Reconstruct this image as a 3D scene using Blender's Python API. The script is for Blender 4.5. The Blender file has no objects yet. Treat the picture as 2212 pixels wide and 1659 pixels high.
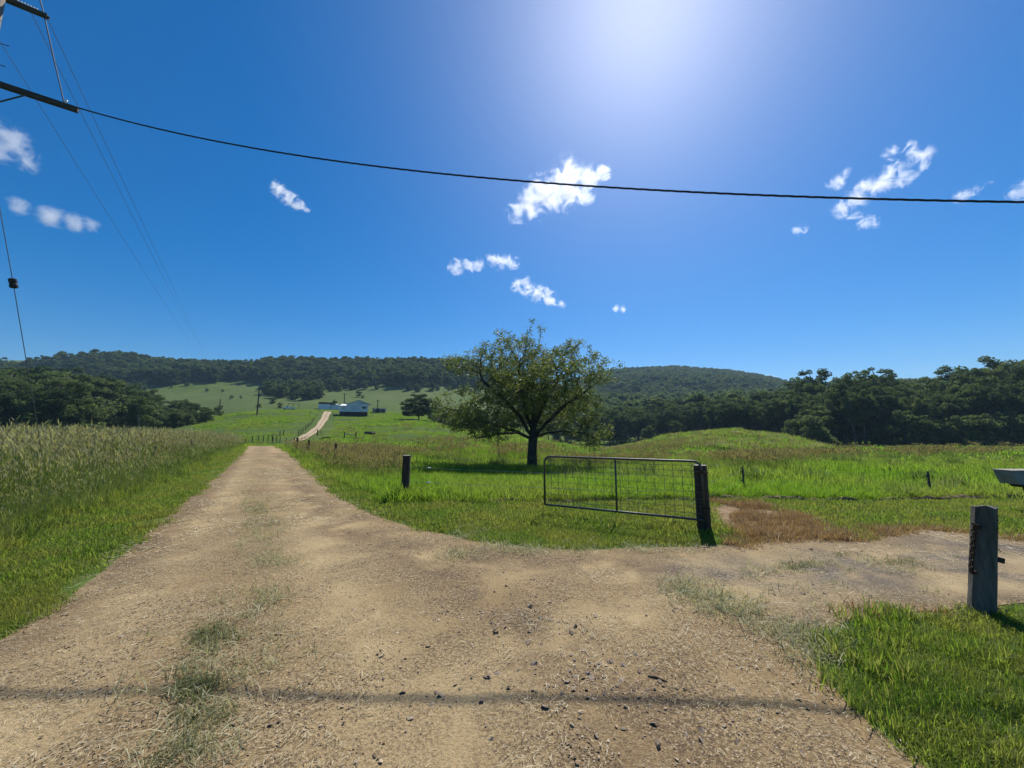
import bpy, bmesh, math, random
import numpy as np
from mathutils import Vector, Matrix
from mathutils.geometry import delaunay_2d_cdt

random.seed(7)
RNG = np.random.default_rng(7)
SC = bpy.context.scene
COL = SC.collection
R = math.radians

# ------------------------------------------------------------------ camera, sky, sun, exposure
F, UC, VC, PITCH, CAMH = 806.0, 1106.0, 829.5, R(7.4), 1.7      # lens in pixels of a 2212 px wide view
SUN_EL, SUN_AZ = R(52.2), R(22.7)                                 # azimuth clockwise from +Y

cam_d = bpy.data.cameras.new("camera")
cam_d.sensor_width = 36.0
cam_d.lens = 36.0 * F / 2212.0
cam_d.clip_start = 0.05
cam_d.clip_end = 30000
cam = bpy.data.objects.new("camera", cam_d)
COL.objects.link(cam)
cam.location = (0, 0, CAMH)
cam.rotation_euler = (R(90) + PITCH, 0, 0)
SC.camera = cam

world = bpy.data.worlds.new("World")
SC.world = world
world.use_nodes = True
wn, wl = world.node_tree.nodes, world.node_tree.links
wn.clear()
sky = wn.new("ShaderNodeTexSky")
sky.sky_type = 'NISHITA'
sky.sun_disc = False
sky.sun_elevation = SUN_EL
sky.sun_rotation = SUN_AZ
sky.altitude = 100
sky.air_density = 1.0
sky.dust_density = 0.7
sky.ozone_density = 8.0
hs = wn.new("ShaderNodeHueSaturation")
hs.inputs["Saturation"].default_value = 1.36
bgd = wn.new("ShaderNodeBackground")
bgd.inputs["Strength"].default_value = 0.085
wo = wn.new("ShaderNodeOutputWorld")
wl.new(sky.outputs[0], hs.inputs["Color"])
wl.new(hs.outputs[0], bgd.inputs["Color"])
wl.new(bgd.outputs[0], wo.inputs["Surface"])

sun_d = bpy.data.lights.new("sun", 'SUN')
sun_d.energy = 4.6
sun_d.angle = R(0.55)
sun_d.color = (1.0, 0.955, 0.88)
sun = bpy.data.objects.new("sun", sun_d)
COL.objects.link(sun)
SUNV = Vector((math.sin(SUN_AZ) * math.cos(SUN_EL), math.cos(SUN_AZ) * math.cos(SUN_EL), math.sin(SUN_EL)))
sun.rotation_euler = (-SUNV).to_track_quat('-Z', 'Y').to_euler()
sun.location = (0, 0, 60)

SC.view_settings.view_transform = 'Standard'
SC.view_settings.look = 'None'
SC.view_settings.gamma = 1.0
SC.view_settings.exposure = 0.4
SC.view_settings.use_curve_mapping = False
SC.render.engine = 'CYCLES'
SC.cycles.max_bounces = 8
SC.cycles.diffuse_bounces = 3
SC.cycles.transmission_bounces = 4
SC.cycles.volume_bounces = 8
SC.cycles.use_denoising = True


# ------------------------------------------------------------------ pixel / ground helpers
def ray(u, v):
    q = (VC - v) / F
    return np.array([(u - UC) / F, math.cos(PITCH) - q * math.sin(PITCH), math.sin(PITCH) + q * math.cos(PITCH)])


def at(u, v, Y):
    d = ray(u, v)
    return np.array([0, 0, CAMH]) + d * (Y / d[1])


def flat(u, v, z=0.0):
    d = ray(u, v)
    return (np.array([0, 0, CAMH]) + d * ((z - CAMH) / d[2]))[:2]


def vnoise(x, y, scale, seed=0):
    x = np.asarray(x, float) / scale
    y = np.asarray(y, float) / scale
    xi, yi = np.floor(x).astype(np.int64), np.floor(y).astype(np.int64)
    fx, fy = x - xi, y - yi
    fx, fy = fx * fx * (3 - 2 * fx), fy * fy * (3 - 2 * fy)

    def h(a, b):
        n = (a * 374761393 + b * 668265263 + seed * 1442695041) & 0xFFFFFFFF
        n = ((n ^ (n >> 13)) * 1274126177) & 0xFFFFFFFF
        return ((n ^ (n >> 16)) & 0xFFFF) / 65535.0
    return (h(xi, yi) * (1 - fx) + h(xi + 1, yi) * fx) * (1 - fy) + (h(xi, yi + 1) * (1 - fx) + h(xi + 1, yi + 1) * fx) * fy


def inpoly(px, py, poly):
    px, py = np.asarray(px), np.asarray(py)
    c = np.zeros(px.shape, bool)
    n = len(poly)
    for i in range(n):
        x1, y1 = poly[i]
        x2, y2 = poly[(i + 1) % n]
        k = ((y1 > py) != (y2 > py)) & (px < (x2 - x1) * (py - y1) / ((y2 - y1) + 1e-12) + x1)
        c ^= k
    return c


# ------------------------------------------------------------------ terrain: height profiles along bearings
# each: bearing (as pixel column), [(forward distance m, pixel row of the ground there) or (distance, None, height)]
NEAR = [(1, None, 0), (12, None, 0)]
PROF = [
    (-900, NEAR + [(60, None, 0), (140, None, 0), (220, 880), (330, 820), (450, 770)]),
    (0, NEAR + [(60, None, 0), (120, None, -0.5), (200, None, 4), (300, 858), (380, 808), (450, 768)]),
    (200, NEAR + [(60, None, 0), (120, None, -1.0), (200, None, 4), (300, 862), (380, 811), (450, 769)]),
    (330, NEAR + [(45, None, 0), (70, None, -0.4), (100, 936), (140, 938), (200, 912), (250, 878), (320, 836), (385, 812), (460, 801)]),
    (420, NEAR + [(44, None, 0), (55, None, -0.6), (75, 948), (110, 916), (150, 907), (200, 910), (270, 868), (340, 826), (460, 799)]),
    (520, NEAR + [(44, None, 0), (55, None, -0.7), (75, 942), (110, 908), (145, 890), (175, 887), (220, 888), (290, 860), (345, 824), (460, 799)]),
    (580, NEAR + [(44, None, 0), (52, None, -0.7), (65, 952), (85, 932), (115, 904), (145, 886), (175, 884), (220, 884), (290, 862), (345, 836), (460, 792)]),
    (650, NEAR + [(40, None, -0.1), (50, None, -0.5), (62, 953), (90, 928), (120, 902), (148, 884), (175, 882), (250, 874), (345, 848), (460, 792)]),
    (760, NEAR + [(30, None, -0.2), (45, None, -0.5), (60, 956), (85, 938), (120, 909), (140, 897), (165, 887), (220, 880), (300, 862), (355, 843), (460, 796)]),
    (900, NEAR + [(20, None, -0.3), (35, None, -0.6), (60, 957), (90, 928), (130, 905), (165, 898), (250, 875), (330, 848), (460, 792)]),
    (1000, NEAR + [(18, None, -0.4), (30, None, -0.7), (60, 957), (90, 940), (125, 929), (165, 930), (250, 890), (350, 850), (460, 792)]),
    (1150, NEAR + [(17, None, -0.4), (25, None, -0.64), (45, 975), (70, 955), (95, 947), (150, 950), (250, 920), (400, 875), (600, 850)]),
    (1250, NEAR + [(17, None, -0.4), (25, None, -0.64), (50, 979), (80, 969), (110, 968), (150, 966), (250, 940), (400, 892), (900, 835)]),
    (1320, NEAR + [(17, None, -0.3), (25, None, -0.6), (50, 982), (80, 976), (120, 973), (160, 968), (250, 938), (400, 885), (900, 816)]),
    (1450, NEAR + [(17, None, -0.2), (25, None, -0.5), (50, 979), (75, 957), (95, 939), (130, 950), (250, 928), (400, 885), (900, 807)]),
    (1590, NEAR + [(17, None, -0.1), (25, None, -0.4), (45, 985), (70, 954), (95, 926), (120, 934), (200, 935), (400, 880), (900, 818)]),
    (1700, NEAR + [(17, None, -0.1), (25, None, -0.4), (45, 985), (70, 963), (95, 943), (130, 952), (200, 930), (400, 880), (900, 838)]),
    (1800, NEAR + [(25, None, -0.3), (40, 988), (60, 976), (90, 968), (130, 962), (200, 935), (300, 885), (400, 860)]),
    (2000, NEAR + [(25, None, -0.3), (40, 988), (70, 970), (110, 960), (200, 920), (300, 870), (400, 850)]),
    (2212, NEAR + [(25, None, -0.3), (40, 988), (60, 976), (100, 965), (150, 945), (250, 880), (400, 850)]),
    (3400, NEAR + [(25, None, -0.3), (60, 976), (100, 965), (150, 945), (250, 880), (400, 850)]),
]
RAD = np.concatenate([[0.0], np.geomspace(0.8, 1300, 330)])
AZ_IN = np.radians(np.arange(-72, 72.01, 0.4))
AZ_OUT = np.radians(np.arange(76, 284.01, 4.0))
AZ = np.concatenate([AZ_IN, AZ_OUT])
cols_az, cols_z = [], []
for u, pts in PROF:
    a = math.atan((u - UC) / F * math.cos(PITCH))
    rr, zz = [], []
    for p in pts:
        Y = p[0]
        z = p[2] if p[1] is None else at(UC, p[1], Y)[2]
        rr.append(Y / math.cos(a))
        zz.append(z)
    rr += [rr[-1] * 1.5, rr[-1] * 2.2, 6000]
    zz += [zz[-1] * 0.75, zz[-1] * 0.4, 5]
    cols_az.append(a)
    cols_z.append(np.interp(np.log(RAD + 0.3), np.log(np.array(rr) + 0.3), zz))
cols_az, cols_z = np.array(cols_az), np.array(cols_z)
ZT = np.zeros((len(AZ), len(RAD)))
for j in range(len(RAD)):
    ZT[:len(AZ_IN), j] = np.interp(AZ_IN, cols_az, cols_z[:, j])
kern = np.exp(-np.linspace(-2, 2, 13) ** 2)
kern /= kern.sum()
pad = np.pad(ZT[:len(AZ_IN)], ((6, 6), (0, 0)), mode='edge')
ZT[:len(AZ_IN)] = sum(kern[k] * pad[k:k + len(AZ_IN)] for k in range(13))
k2 = np.exp(-np.linspace(-2, 2, 7) ** 2)
k2 /= k2.sum()
pad = np.pad(ZT, ((0, 0), (3, 3)), mode='edge')
ZT = sum(k2[k] * pad[:, k:k + len(RAD)] for k in range(7))
for i in range(len(AZ_OUT)):
    t = i / (len(AZ_OUT) - 1)
    s = min(1, t * 5) if t < 0.5 else min(1, (1 - t) * 5)
    base = ZT[len(AZ_IN) - 1] if t < 0.5 else ZT[0]
    ZT[len(AZ_IN) + i] = base * (1 - s * 0.85)
GX = RAD[None, :] * np.sin(AZ)[:, None]
GY = RAD[None, :] * np.cos(AZ)[:, None]
amp = np.clip((RAD - 6) / 40, 0, 1)[None, :]
ZT += amp * ((vnoise(GX, GY, 9.0, 3) - 0.5) * 0.55 + (vnoise(GX, GY, 31.0, 4) - 0.5) * 1.1 * np.clip(RAD / 130, 0.2, 1)[None, :])
ZT += np.clip((RAD - 150) / 200, 0, 1)[None, :] * (vnoise(GX, GY, 85.0, 9) - 0.5) * 9.0


def gz(x, y):
    """ground height at x, y (bilinear in the terrain table)"""
    x, y = np.asarray(x, float), np.asarray(y, float)
    r = np.hypot(x, y)
    a = np.arctan2(x, y)
    a = np.where(a < AZ[0], a + 2 * math.pi, a)
    azx = np.append(AZ, AZ[0] + 2 * math.pi)
    zt = np.vstack([ZT, ZT[:1]])
    i = np.clip(np.searchsorted(azx, a) - 1, 0, len(azx) - 2)
    j = np.clip(np.searchsorted(RAD, r) - 1, 0, len(RAD) - 2)
    fa = np.clip((a - azx[i]) / (azx[i + 1] - azx[i]), 0, 1)
    fr = np.clip((r - RAD[j]) / (RAD[j + 1] - RAD[j]), 0, 1)
    return (zt[i, j] * (1 - fa) + zt[i + 1, j] * fa) * (1 - fr) + (zt[i, j + 1] * (1 - fa) + zt[i + 1, j + 1] * fa) * fr


def G1(x, y):
    return float(gz(np.array([x]), np.array([y]))[0])


def on_ground(u, v, ymin=1.0, ymax=900):
    """first ground point along a sight line, from distance ymin on"""
    d = ray(u, v)
    Ys = np.geomspace(ymin, ymax, 4000)
    P = np.array([0, 0, CAMH])[None] + d[None] * (Ys / d[1])[:, None]
    below = P[:, 2] < gz(P[:, 0], P[:, 1])
    k = int(np.argmax(below)) if below.any() else len(Ys) - 1
    x, y = P[k, 0], P[k, 1]
    return Vector((x, y, G1(x, y)))


def to_px(x, y, z):
    dz = z - CAMH
    fw = y * math.cos(PITCH) + dz * math.sin(PITCH)
    up = -y * math.sin(PITCH) + dz * math.cos(PITCH)
    return UC + F * x / fw, VC - F * up / fw


# ------------------------------------------------------------------ object helpers
def tag(o, label=None, cat=None, group=None, kind=None):
    if label: o["label"] = label
    if cat: o["category"] = cat
    if group: o["group"] = group
    if kind: o["kind"] = kind
    return o


def link(name, me, mat=None, parent=None, loc=None):
    o = bpy.data.objects.new(name, me)
    COL.objects.link(o)
    if mat is not None and me is not None and len(me.materials) == 0:
        me.materials.append(mat)
    if parent is not None:
        o.parent = parent
    if loc is not None:
        o.location = loc
    return o


def empty(name, loc=(0, 0, 0), rz=0.0):
    o = bpy.data.objects.new(name, None)
    COL.objects.link(o)
    o.location = loc
    o.rotation_euler = (0, 0, rz)
    o.empty_display_size = 0.1
    return o


def mesh(name, verts, faces, smooth=False):
    me = bpy.data.meshes.new(name)
    me.from_pydata([tuple(v) for v in verts], [], faces)
    me.update()
    if smooth:
        me.polygons.foreach_set("use_smooth", [True] * len(me.polygons))
    return me


def np_mesh(name, V, faces_n, k):
    """V (n,3); faces_n (m,k) integer array, all faces with k corners"""
    me = bpy.data.meshes.new(name)
    V = np.asarray(V, np.float32)
    Fc = np.asarray(faces_n, np.int32)
    me.vertices.add(len(V))
    me.vertices.foreach_set("co", V.ravel())
    me.loops.add(Fc.size)
    me.loops.foreach_set("vertex_index", Fc.ravel())
    me.polygons.add(len(Fc))
    me.polygons.foreach_set("loop_start", np.arange(0, Fc.size, k, dtype=np.int32))
    me.polygons.foreach_set("loop_total", np.full(len(Fc), k, np.int32))
    me.update(calc_edges=True)
    return me


class MB:
    """collects boxes, tubes and faces for ONE mesh"""
    def __init__(s):
        s.v, s.f = [], []

    def box(s, x0, x1, y0, y1, z0, z1, M=None):
        b = len(s.v)
        for z in (z0, z1):
            for (x, y) in ((x0, y0), (x1, y0), (x1, y1), (x0, y1)):
                p = Vector((x, y, z))
                s.v.append(M @ p if M else p)
        s.f += [[b + 3, b + 2, b + 1, b], [b + 4, b + 5, b + 6, b + 7], [b, b + 1, b + 5, b + 4],
                [b + 1, b + 2, b + 6, b + 5], [b + 2, b + 3, b + 7, b + 6], [b + 3, b, b + 4, b + 7]]
        return s

    def tube(s, pts, rad, n=8, cap=True, jit=0.0):
        pts = [Vector(p) for p in pts]
        if not hasattr(rad, '__len__'):
            rad = [rad] * len(pts)
        b = len(s.v)
        up = None
        for i, p in enumerate(pts):
            d = (pts[min(i + 1, len(pts) - 1)] - pts[max(i - 1, 0)]).normalized()
            if up is None:
                up = d.orthogonal().normalized()
            else:
                up = (up - d * up.dot(d))
                up = up.normalized() if up.length > 1e-6 else d.orthogonal().normalized()
            w = d.cross(up)
            for k in range(n):
                a = 2 * math.pi * k / n
                rr = rad[i] * (1 + (random.random() - 0.5) * jit)
                s.v.append(p + (up * math.cos(a) + w * math.sin(a)) * rr)
        for i in range(len(pts) - 1):
            for k in range(n):
                s.f.append([b + i * n + k, b + i * n + (k + 1) % n, b + (i + 1) * n + (k + 1) % n, b + (i + 1) * n + k])
        if cap:
            s.f.append([b + k for k in range(n)][::-1])
            s.f.append([b + (len(pts) - 1) * n + k for k in range(n)])
        return s

    def prism(s, poly, d0, d1, axis='y'):
        """poly in (x,z) extruded along y"""
        b = len(s.v)
        n = len(poly)
        for d in (d0, d1):
            for (p, q) in poly:
                s.v.append(Vector((p, d, q)) if axis == 'y' else Vector((d, p, q)))
        s.f.append(list(range(b, b + n)))
        s.f.append(list(range(b + n, b + 2 * n))[::-1])
        for k in range(n):
            s.f.append([b + k, b + n + k, b + n + (k + 1) % n, b + (k + 1) % n])
        return s

    def me(s, name, smooth=False, bevel=0.0):
        me = mesh(name, s.v, s.f, smooth)
        bm = bmesh.new()
        bm.from_mesh(me)
        if bevel:
            bmesh.ops.bevel(bm, geom=bm.edges[:], offset=bevel, segments=2, affect='EDGES', profile=0.6)
        bmesh.ops.recalc_face_normals(bm, faces=bm.faces[:])
        bm.to_mesh(me)
        bm.free()
        return me

    def build(s, name, mat, parent=None, loc=None, smooth=False, bevel=0.0):
        return link(name, s.me(name, smooth, bevel), mat, parent, loc)


def copy_tree(o, parent=None, loc=None, rz=None, sc=None):
    c = o.copy()
    COL.objects.link(c)
    c.parent = parent
    if loc is not None: c.location = loc
    if rz is not None: c.rotation_euler = (c.rotation_euler[0], c.rotation_euler[1], rz)
    if sc is not None: c.scale = sc
    for ch in o.children:
        copy_tree(ch, c)
    return c


# ------------------------------------------------------------------ materials
class NT:
    def __init__(s, name):
        s.m = bpy.data.materials.new(name)
        s.m.use_nodes = True
        s.t = s.m.node_tree
        s.t.nodes.clear()
        s.out = s.n("ShaderNodeOutputMaterial")

    def n(s, typ, **kw):
        x = s.t.nodes.new(typ)
        for k, v in kw.items():
            if k.startswith("i_"):
                key = k[2:].replace("_", " ")
                x.inputs[int(key) if key.isdigit() else key].default_value = v
            else:
                setattr(x, k, v)
        return x

    def l(s, a, b):
        s.t.links.new(a, b)

    def noise(s, scale, detail=4, rough=0.55, vec=None, dist=0.0):
        x = s.n("ShaderNodeTexNoise")
        x.inputs["Scale"].default_value = scale
        x.inputs["Detail"].default_value = detail
        x.inputs["Roughness"].default_value = rough
        x.inputs["Distortion"].default_value = dist
        if vec is not None:
            s.l(vec, x.inputs["Vector"])
        return x.outputs["Fac"]

    def ramp(s, fac, stops):
        x = s.n("ShaderNodeValToRGB")
        el = x.color_ramp.elements
        while len(el) > 1:
            el.remove(el[-1])
        for i, (p, c) in enumerate(stops):
            e = el[0] if i == 0 else el.new(p)
            e.position = p
            e.color = (c[0], c[1], c[2], 1) if hasattr(c, '__len__') else (c, c, c, 1)
        s.l(fac, x.inputs[0])
        return x.outputs[0]

    def mix(s, fac, a, b, mode='MIX'):
        x = s.n("ShaderNodeMix", data_type='RGBA', blend_type=mode)
        for sock, val in ((x.inputs[0], fac), (x.inputs[6], a), (x.inputs[7], b)):
            if hasattr(val, 'is_output'):
                s.l(val, sock)
            elif hasattr(val, '__len__'):
                sock.default_value = (val[0], val[1], val[2], 1)
            else:
                sock.default_value = val
        return x.outputs[2]

    def math(s, op, a, b=0.0, clamp=False):
        x = s.n("ShaderNodeMath", operation=op, use_clamp=clamp)
        for sock, val in ((x.inputs[0], a), (x.inputs[1], b)):
            if hasattr(val, 'is_output'):
                s.l(val, sock)
            else:
                sock.default_value = val
        return x.outputs[0]

    def principled(s, col, rough=0.8, metal=0.0, spec=0.3, bump=None, bdist=0.01, bstr=0.6):
        p = s.n("ShaderNodeBsdfPrincipled")
        for key, val in (("Base Color", col), ("Roughness", rough), ("Metallic", metal), ("Specular IOR Level", spec)):
            if hasattr(val, 'is_output'):
                s.l(val, p.inputs[key])
            elif hasattr(val, '__len__'):
                p.inputs[key].default_value = (val[0], val[1], val[2], 1)
            else:
                p.inputs[key].default_value = val
        if bump is not None:
            b = s.n("ShaderNodeBump")
            b.inputs["Strength"].default_value = bstr
            b.inputs["Distance"].default_value = bdist
            s.l(bump, b.inputs["Height"])
            s.l(b.outputs[0], p.inputs["Normal"])
        return p.outputs[0]

    def done(s, sh):
        s.l(sh, s.out.inputs["Surface"])
        return s.m

    def pos(s):
        return s.n("ShaderNodeNewGeometry").outputs["Position"]

    def obj(s):
        return s.n("ShaderNodeTexCoord").outputs["Object"]


def m_plain(name, c1, c2, scale=6.0, rough=0.75, metal=0.0, bdist=0.004, stretch=None, spec=0.3):
    """worn surface: two colours broken up by noise, fine bump"""
    t = NT(name)
    v = t.obj()
    if stretch:
        mp = t.n("ShaderNodeMapping")
        mp.inputs["Scale"].default_value = stretch
        t.l(v, mp.inputs["Vector"])
        v = mp.outputs[0]
    a = t.noise(scale, 6, 0.65, v)
    col = t.ramp(a, [(0.3, c1), (0.68, c2)])
    b = t.noise(scale * 5, 4, 0.6, v)
    return t.done(t.principled(col, rough, metal, spec, b, bdist))


def m_leaf(name, cols, trans=0.45, rough=0.55, posscale=0.0, poscol=None, tcol=1.25, spec=0.25):
    """leaf or blade: colour varies leaf by leaf and plant by plant; lets light through"""
    t = NT(name)
    g = t.n("ShaderNodeNewGeometry")
    oi = t.n("ShaderNodeObjectInfo")
    r = t.math('ADD', t.math('MULTIPLY', g.outputs["Random Per Island"], 0.62), t.math('MULTIPLY', oi.outputs["Random"], 0.38))
    n = len(cols)
    col = t.ramp(r, [(0.08 + 0.84 * i / max(n - 1, 1), c) for i, c in enumerate(cols)])
    if posscale:
        f = t.ramp(t.noise(posscale, 3, 0.55, g.outputs["Position"]), [(0.42, 0.0), (0.62, 1.0)])
        col = t.mix(f, col, poscol)
    d = t.principled(col, rough, 0, spec)
    tr = t.n("ShaderNodeBsdfTranslucent")
    t.l(t.mix(1.0, col, (tcol, tcol * 1.02, tcol * 0.62), 'MULTIPLY'), tr.inputs["Color"])
    mx = t.n("ShaderNodeMixShader")
    mx.inputs[0].default_value = trans
    t.l(d, mx.inputs[1])
    t.l(tr.outputs[0], mx.inputs[2])
    return t.done(mx.outputs[0])


M = {}
# road: compacted tan dirt with gravel, smoother in the wheel ruts, greyer on the driveway
t = NT("road_dirt")
P = t.pos()
rut = t.n("ShaderNodeAttribute", attribute_name="rut").outputs["Fac"]
drv = t.n("ShaderNodeAttribute", attribute_name="drive").outputs["Fac"]
big = t.noise(0.5, 5, 0.62, P, 0.5)
patch = t.noise(1.3, 6, 0.65, P, 0.4)
fine = t.noise(42.0, 4, 0.7, P)
grit = t.noise(105.0, 3, 0.7, P)
c = t.ramp(big, [(0.30, (0.265, 0.178, 0.085)), (0.5, (0.33, 0.233, 0.115)), (0.7, (0.385, 0.285, 0.148))])
c = t.mix(t.math('MULTIPLY', rut, t.ramp(patch, [(0.3, 0.9), (0.62, 0.35)])), c, (0.47, 0.355, 0.19))
c = t.mix(t.math('MULTIPLY', drv, t.ramp(patch, [(0.40, 0.25), (0.60, 1.0)])), c, t.ramp(t.noise(0.9, 6, 0.65, P, 0.6), [(0.38, (0.36, 0.275, 0.165)), (0.47, (0.25, 0.205, 0.15)), (0.54, (0.115, 0.108, 0.104))]))
loose = t.n("ShaderNodeAttribute", attribute_name="loose").outputs["Fac"]
c = t.mix(t.math('MULTIPLY', loose, t.ramp(patch, [(0.34, 0.15), (0.58, 0.8)])), c, (0.165, 0.108, 0.058))
gm_ = t.math('SUBTRACT', t.ramp(patch, [(0.36, 0.35), (0.56, 1.0)]), t.math('MULTIPLY', rut, 0.35), True)
c = t.mix(t.math('MULTIPLY', gm_, t.ramp(fine, [(0.44, 0.0), (0.60, 0.9)])), c, (0.092, 0.062, 0.038))
c = t.mix(t.math('MULTIPLY', gm_, t.ramp(grit, [(0.50, 0.0), (0.64, 0.9)])), c, (0.068, 0.050, 0.034))
c = t.mix(t.math('MULTIPLY', gm_, t.ramp(t.noise(75, 3, 0.7, P), [(0.55, 0.0), (0.66, 0.9)])), c, (0.56, 0.45, 0.30))
M['road'] = t.done(t.principled(c, 0.95, 0, 0.1, t.math('ADD', fine, t.math('MULTIPLY', grit, 0.5)), 0.016, 0.9))
M['drive'] = M['road']
# ground: soil and pasture
t = NT("pasture_ground")
P = t.pos()
a1 = t.n("ShaderNodeAttribute", attribute_name="bare")
a2 = t.n("ShaderNodeAttribute", attribute_name="dry")
n1 = t.noise(0.035, 5, 0.6, P)
n2 = t.noise(0.45, 6, 0.72, P)
n3 = t.noise(2.6, 4, 0.7, P)
c = t.ramp(n1, [(0.32, (0.058, 0.098, 0.016)), (0.5, (0.080, 0.128, 0.021)), (0.68, (0.108, 0.138, 0.034))])
c = t.mix(t.ramp(n2, [(0.42, 0.0), (0.68, 0.7)]), c, (0.040, 0.068, 0.014))
c = t.mix(t.ramp(n3, [(0.45, 0.0), (0.7, 0.55)]), c, (0.118, 0.150, 0.044))
n4 = t.noise(0.11, 6, 0.7, P, 0.5)
c = t.mix(t.ramp(n4, [(0.46, 0.0), (0.62, 0.6)]), c, (0.050, 0.078, 0.018))
c = t.mix(t.math('MULTIPLY', a2.outputs["Fac"], t.ramp(n2, [(0.3, 0.55), (0.6, 1.0)])), c, (0.105, 0.132, 0.045))
c = t.mix(a1.outputs["Fac"], c, t.ramp(n3, [(0.35, (0.20, 0.135, 0.075)), (0.65, (0.30, 0.21, 0.125))]))
M['ground'] = t.done(t.principled(c, 0.95, 0, 0.08, t.math('ADD', n2, t.math('MULTIPLY', n3, 0.35)), 0.35, 0.8))
M['soil'] = m_plain("bank_soil", (0.085, 0.058, 0.034), (0.23, 0.16, 0.095), 9, 0.95, 0, 0.02)
M['farroad'] = m_plain("far_track_dirt", (0.34, 0.245, 0.15), (0.46, 0.34, 0.22), 0.8, 0.95, 0, 0.02)
M['wheelgrass'] = m_plain("track_crown_grass", (0.13, 0.13, 0.05), (0.20, 0.18, 0.08), 2.0, 0.95, 0, 0.02)

GREEN = [(0.055, 0.105, 0.012), (0.090, 0.165, 0.018), (0.130, 0.205, 0.026), (0.175, 0.225, 0.045)]
M['lawn'] = m_leaf("lawn_blades", GREEN + [(0.26, 0.24, 0.09)], 0.55, 0.55, 0.9, (0.200, 0.215, 0.050), spec=0.15, tcol=1.6)
M['lush'] = m_leaf("pasture_blades", [(0.065, 0.125, 0.012), (0.105, 0.195, 0.018), (0.145, 0.245, 0.026), (0.19, 0.25, 0.045)], 0.6, 0.55, 0.16, (0.175, 0.220, 0.045), spec=0.15, tcol=1.75)
M['tall'] = m_leaf("tall_grass_blades", [(0.035, 0.065, 0.016), (0.065, 0.105, 0.026), (0.110, 0.145, 0.042), (0.19, 0.195, 0.080)], 0.55, 0.55, spec=0.15, tcol=1.8)
M['seed'] = m_leaf("seed_heads", [(0.18, 0.18, 0.08), (0.28, 0.27, 0.14), (0.38, 0.36, 0.22)], 0.5, 0.6)
M['redseed'] = m_leaf("russet_seed_heads", [(0.15, 0.14, 0.055), (0.22, 0.18, 0.085), (0.28, 0.25, 0.12)], 0.5, 0.6)
M['straw'] = m_leaf("dry_clippings", [(0.16, 0.115, 0.06), (0.36, 0.29, 0.17), (0.52, 0.44, 0.28), (0.60, 0.53, 0.37)], 0.2, 0.6)
M['weed'] = m_leaf("road_weed_blades", [(0.05, 0.075, 0.022), (0.09, 0.115, 0.04), (0.16, 0.18, 0.08), (0.30, 0.28, 0.15)], 0.45, 0.6, spec=0.15)
M['dead'] = m_leaf("dead_brown_grass", [(0.17, 0.098, 0.045), (0.31, 0.19, 0.09), (0.46, 0.31, 0.165)], 0.35, 0.6)
M['greytuft'] = m_leaf("pale_grey_green_grass", [(0.12, 0.135, 0.06), (0.24, 0.25, 0.13), (0.40, 0.38, 0.23), (0.52, 0.47, 0.31)], 0.4, 0.5)
M['heroleaf'] = m_leaf("big_tree_leaves", [(0.030, 0.058, 0.014), (0.058, 0.095, 0.022), (0.095, 0.130, 0.034), (0.185, 0.185, 0.080)], 0.5, 0.5, spec=0.3, tcol=1.6)
M['euc'] = m_leaf("eucalypt_leaves", [(0.046, 0.078, 0.029), (0.076, 0.115, 0.043), (0.120, 0.155, 0.064)], 0.42, 0.7, spec=0.12, tcol=1.6)
M['euc2'] = m_leaf("pale_eucalypt_leaves", [(0.052, 0.080, 0.032), (0.085, 0.118, 0.046), (0.130, 0.155, 0.070)], 0.42, 0.7, spec=0.12, tcol=1.6)
M['dark'] = m_leaf("dark_tree_leaves", [(0.030, 0.052, 0.022), (0.048, 0.076, 0.032), (0.070, 0.100, 0.042)], 0.38, 0.7, spec=0.12, tcol=1.6)
M['bark'] = m_plain("bark", (0.030, 0.024, 0.018), (0.085, 0.070, 0.055), 5, 0.95, 0, 0.02, (1, 1, 0.25))
M['palebark'] = m_plain("pale_bark", (0.07, 0.06, 0.05), (0.22, 0.20, 0.17), 3, 0.9, 0, 0.01, (1, 1, 0.3))
M['post'] = m_plain("dark_post_timber", (0.030, 0.024, 0.018), (0.080, 0.064, 0.048), 9, 0.95, 0, 0.012, (1, 1, 0.12))
M['greypost'] = m_plain("weathered_grey_timber", (0.048, 0.044, 0.034), (0.170, 0.158, 0.128), 16, 0.95, 0, 0.03, (1, 1, 0.10))
M['postend'] = m_plain("post_end_grain", (0.22, 0.20, 0.17), (0.40, 0.37, 0.32), 14, 0.95, 0, 0.004)
M['palegrey'] = m_plain("pale_grey_boards", (0.20, 0.195, 0.18), (0.34, 0.33, 0.31), 6, 0.9, 0, 0.01, (0.15, 1, 1))
M['galv'] = m_plain("galvanised_steel", (0.055, 0.06, 0.055), (0.12, 0.125, 0.115), 12, 0.5, 0.55, 0.001)
M['wire'] = m_plain("fence_wire", (0.10, 0.105, 0.10), (0.20, 0.205, 0.20), 12, 0.5, 0.6, 0.0005)
M['brightwire'] = m_plain("bright_wire", (0.42, 0.43, 0.43), (0.6, 0.6, 0.6), 12, 0.4, 0.3, 0.0005)
M['rust'] = m_plain("rusty_steel", (0.030, 0.018, 0.012), (0.10, 0.050, 0.028), 30, 0.8, 0.3, 0.002)
M['black'] = m_plain("black_plastic", (0.010, 0.010, 0.011), (0.022, 0.022, 0.024), 10, 0.55)
M['cable'] = m_plain("black_cable", (0.008, 0.008, 0.010), (0.016, 0.016, 0.020), 10, 0.6)
M['porcelain'] = m_plain("insulator_porcelain", (0.55, 0.55, 0.53), (0.72, 0.72, 0.70), 8, 0.25, 0, 0.0005, spec=0.5)
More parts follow.
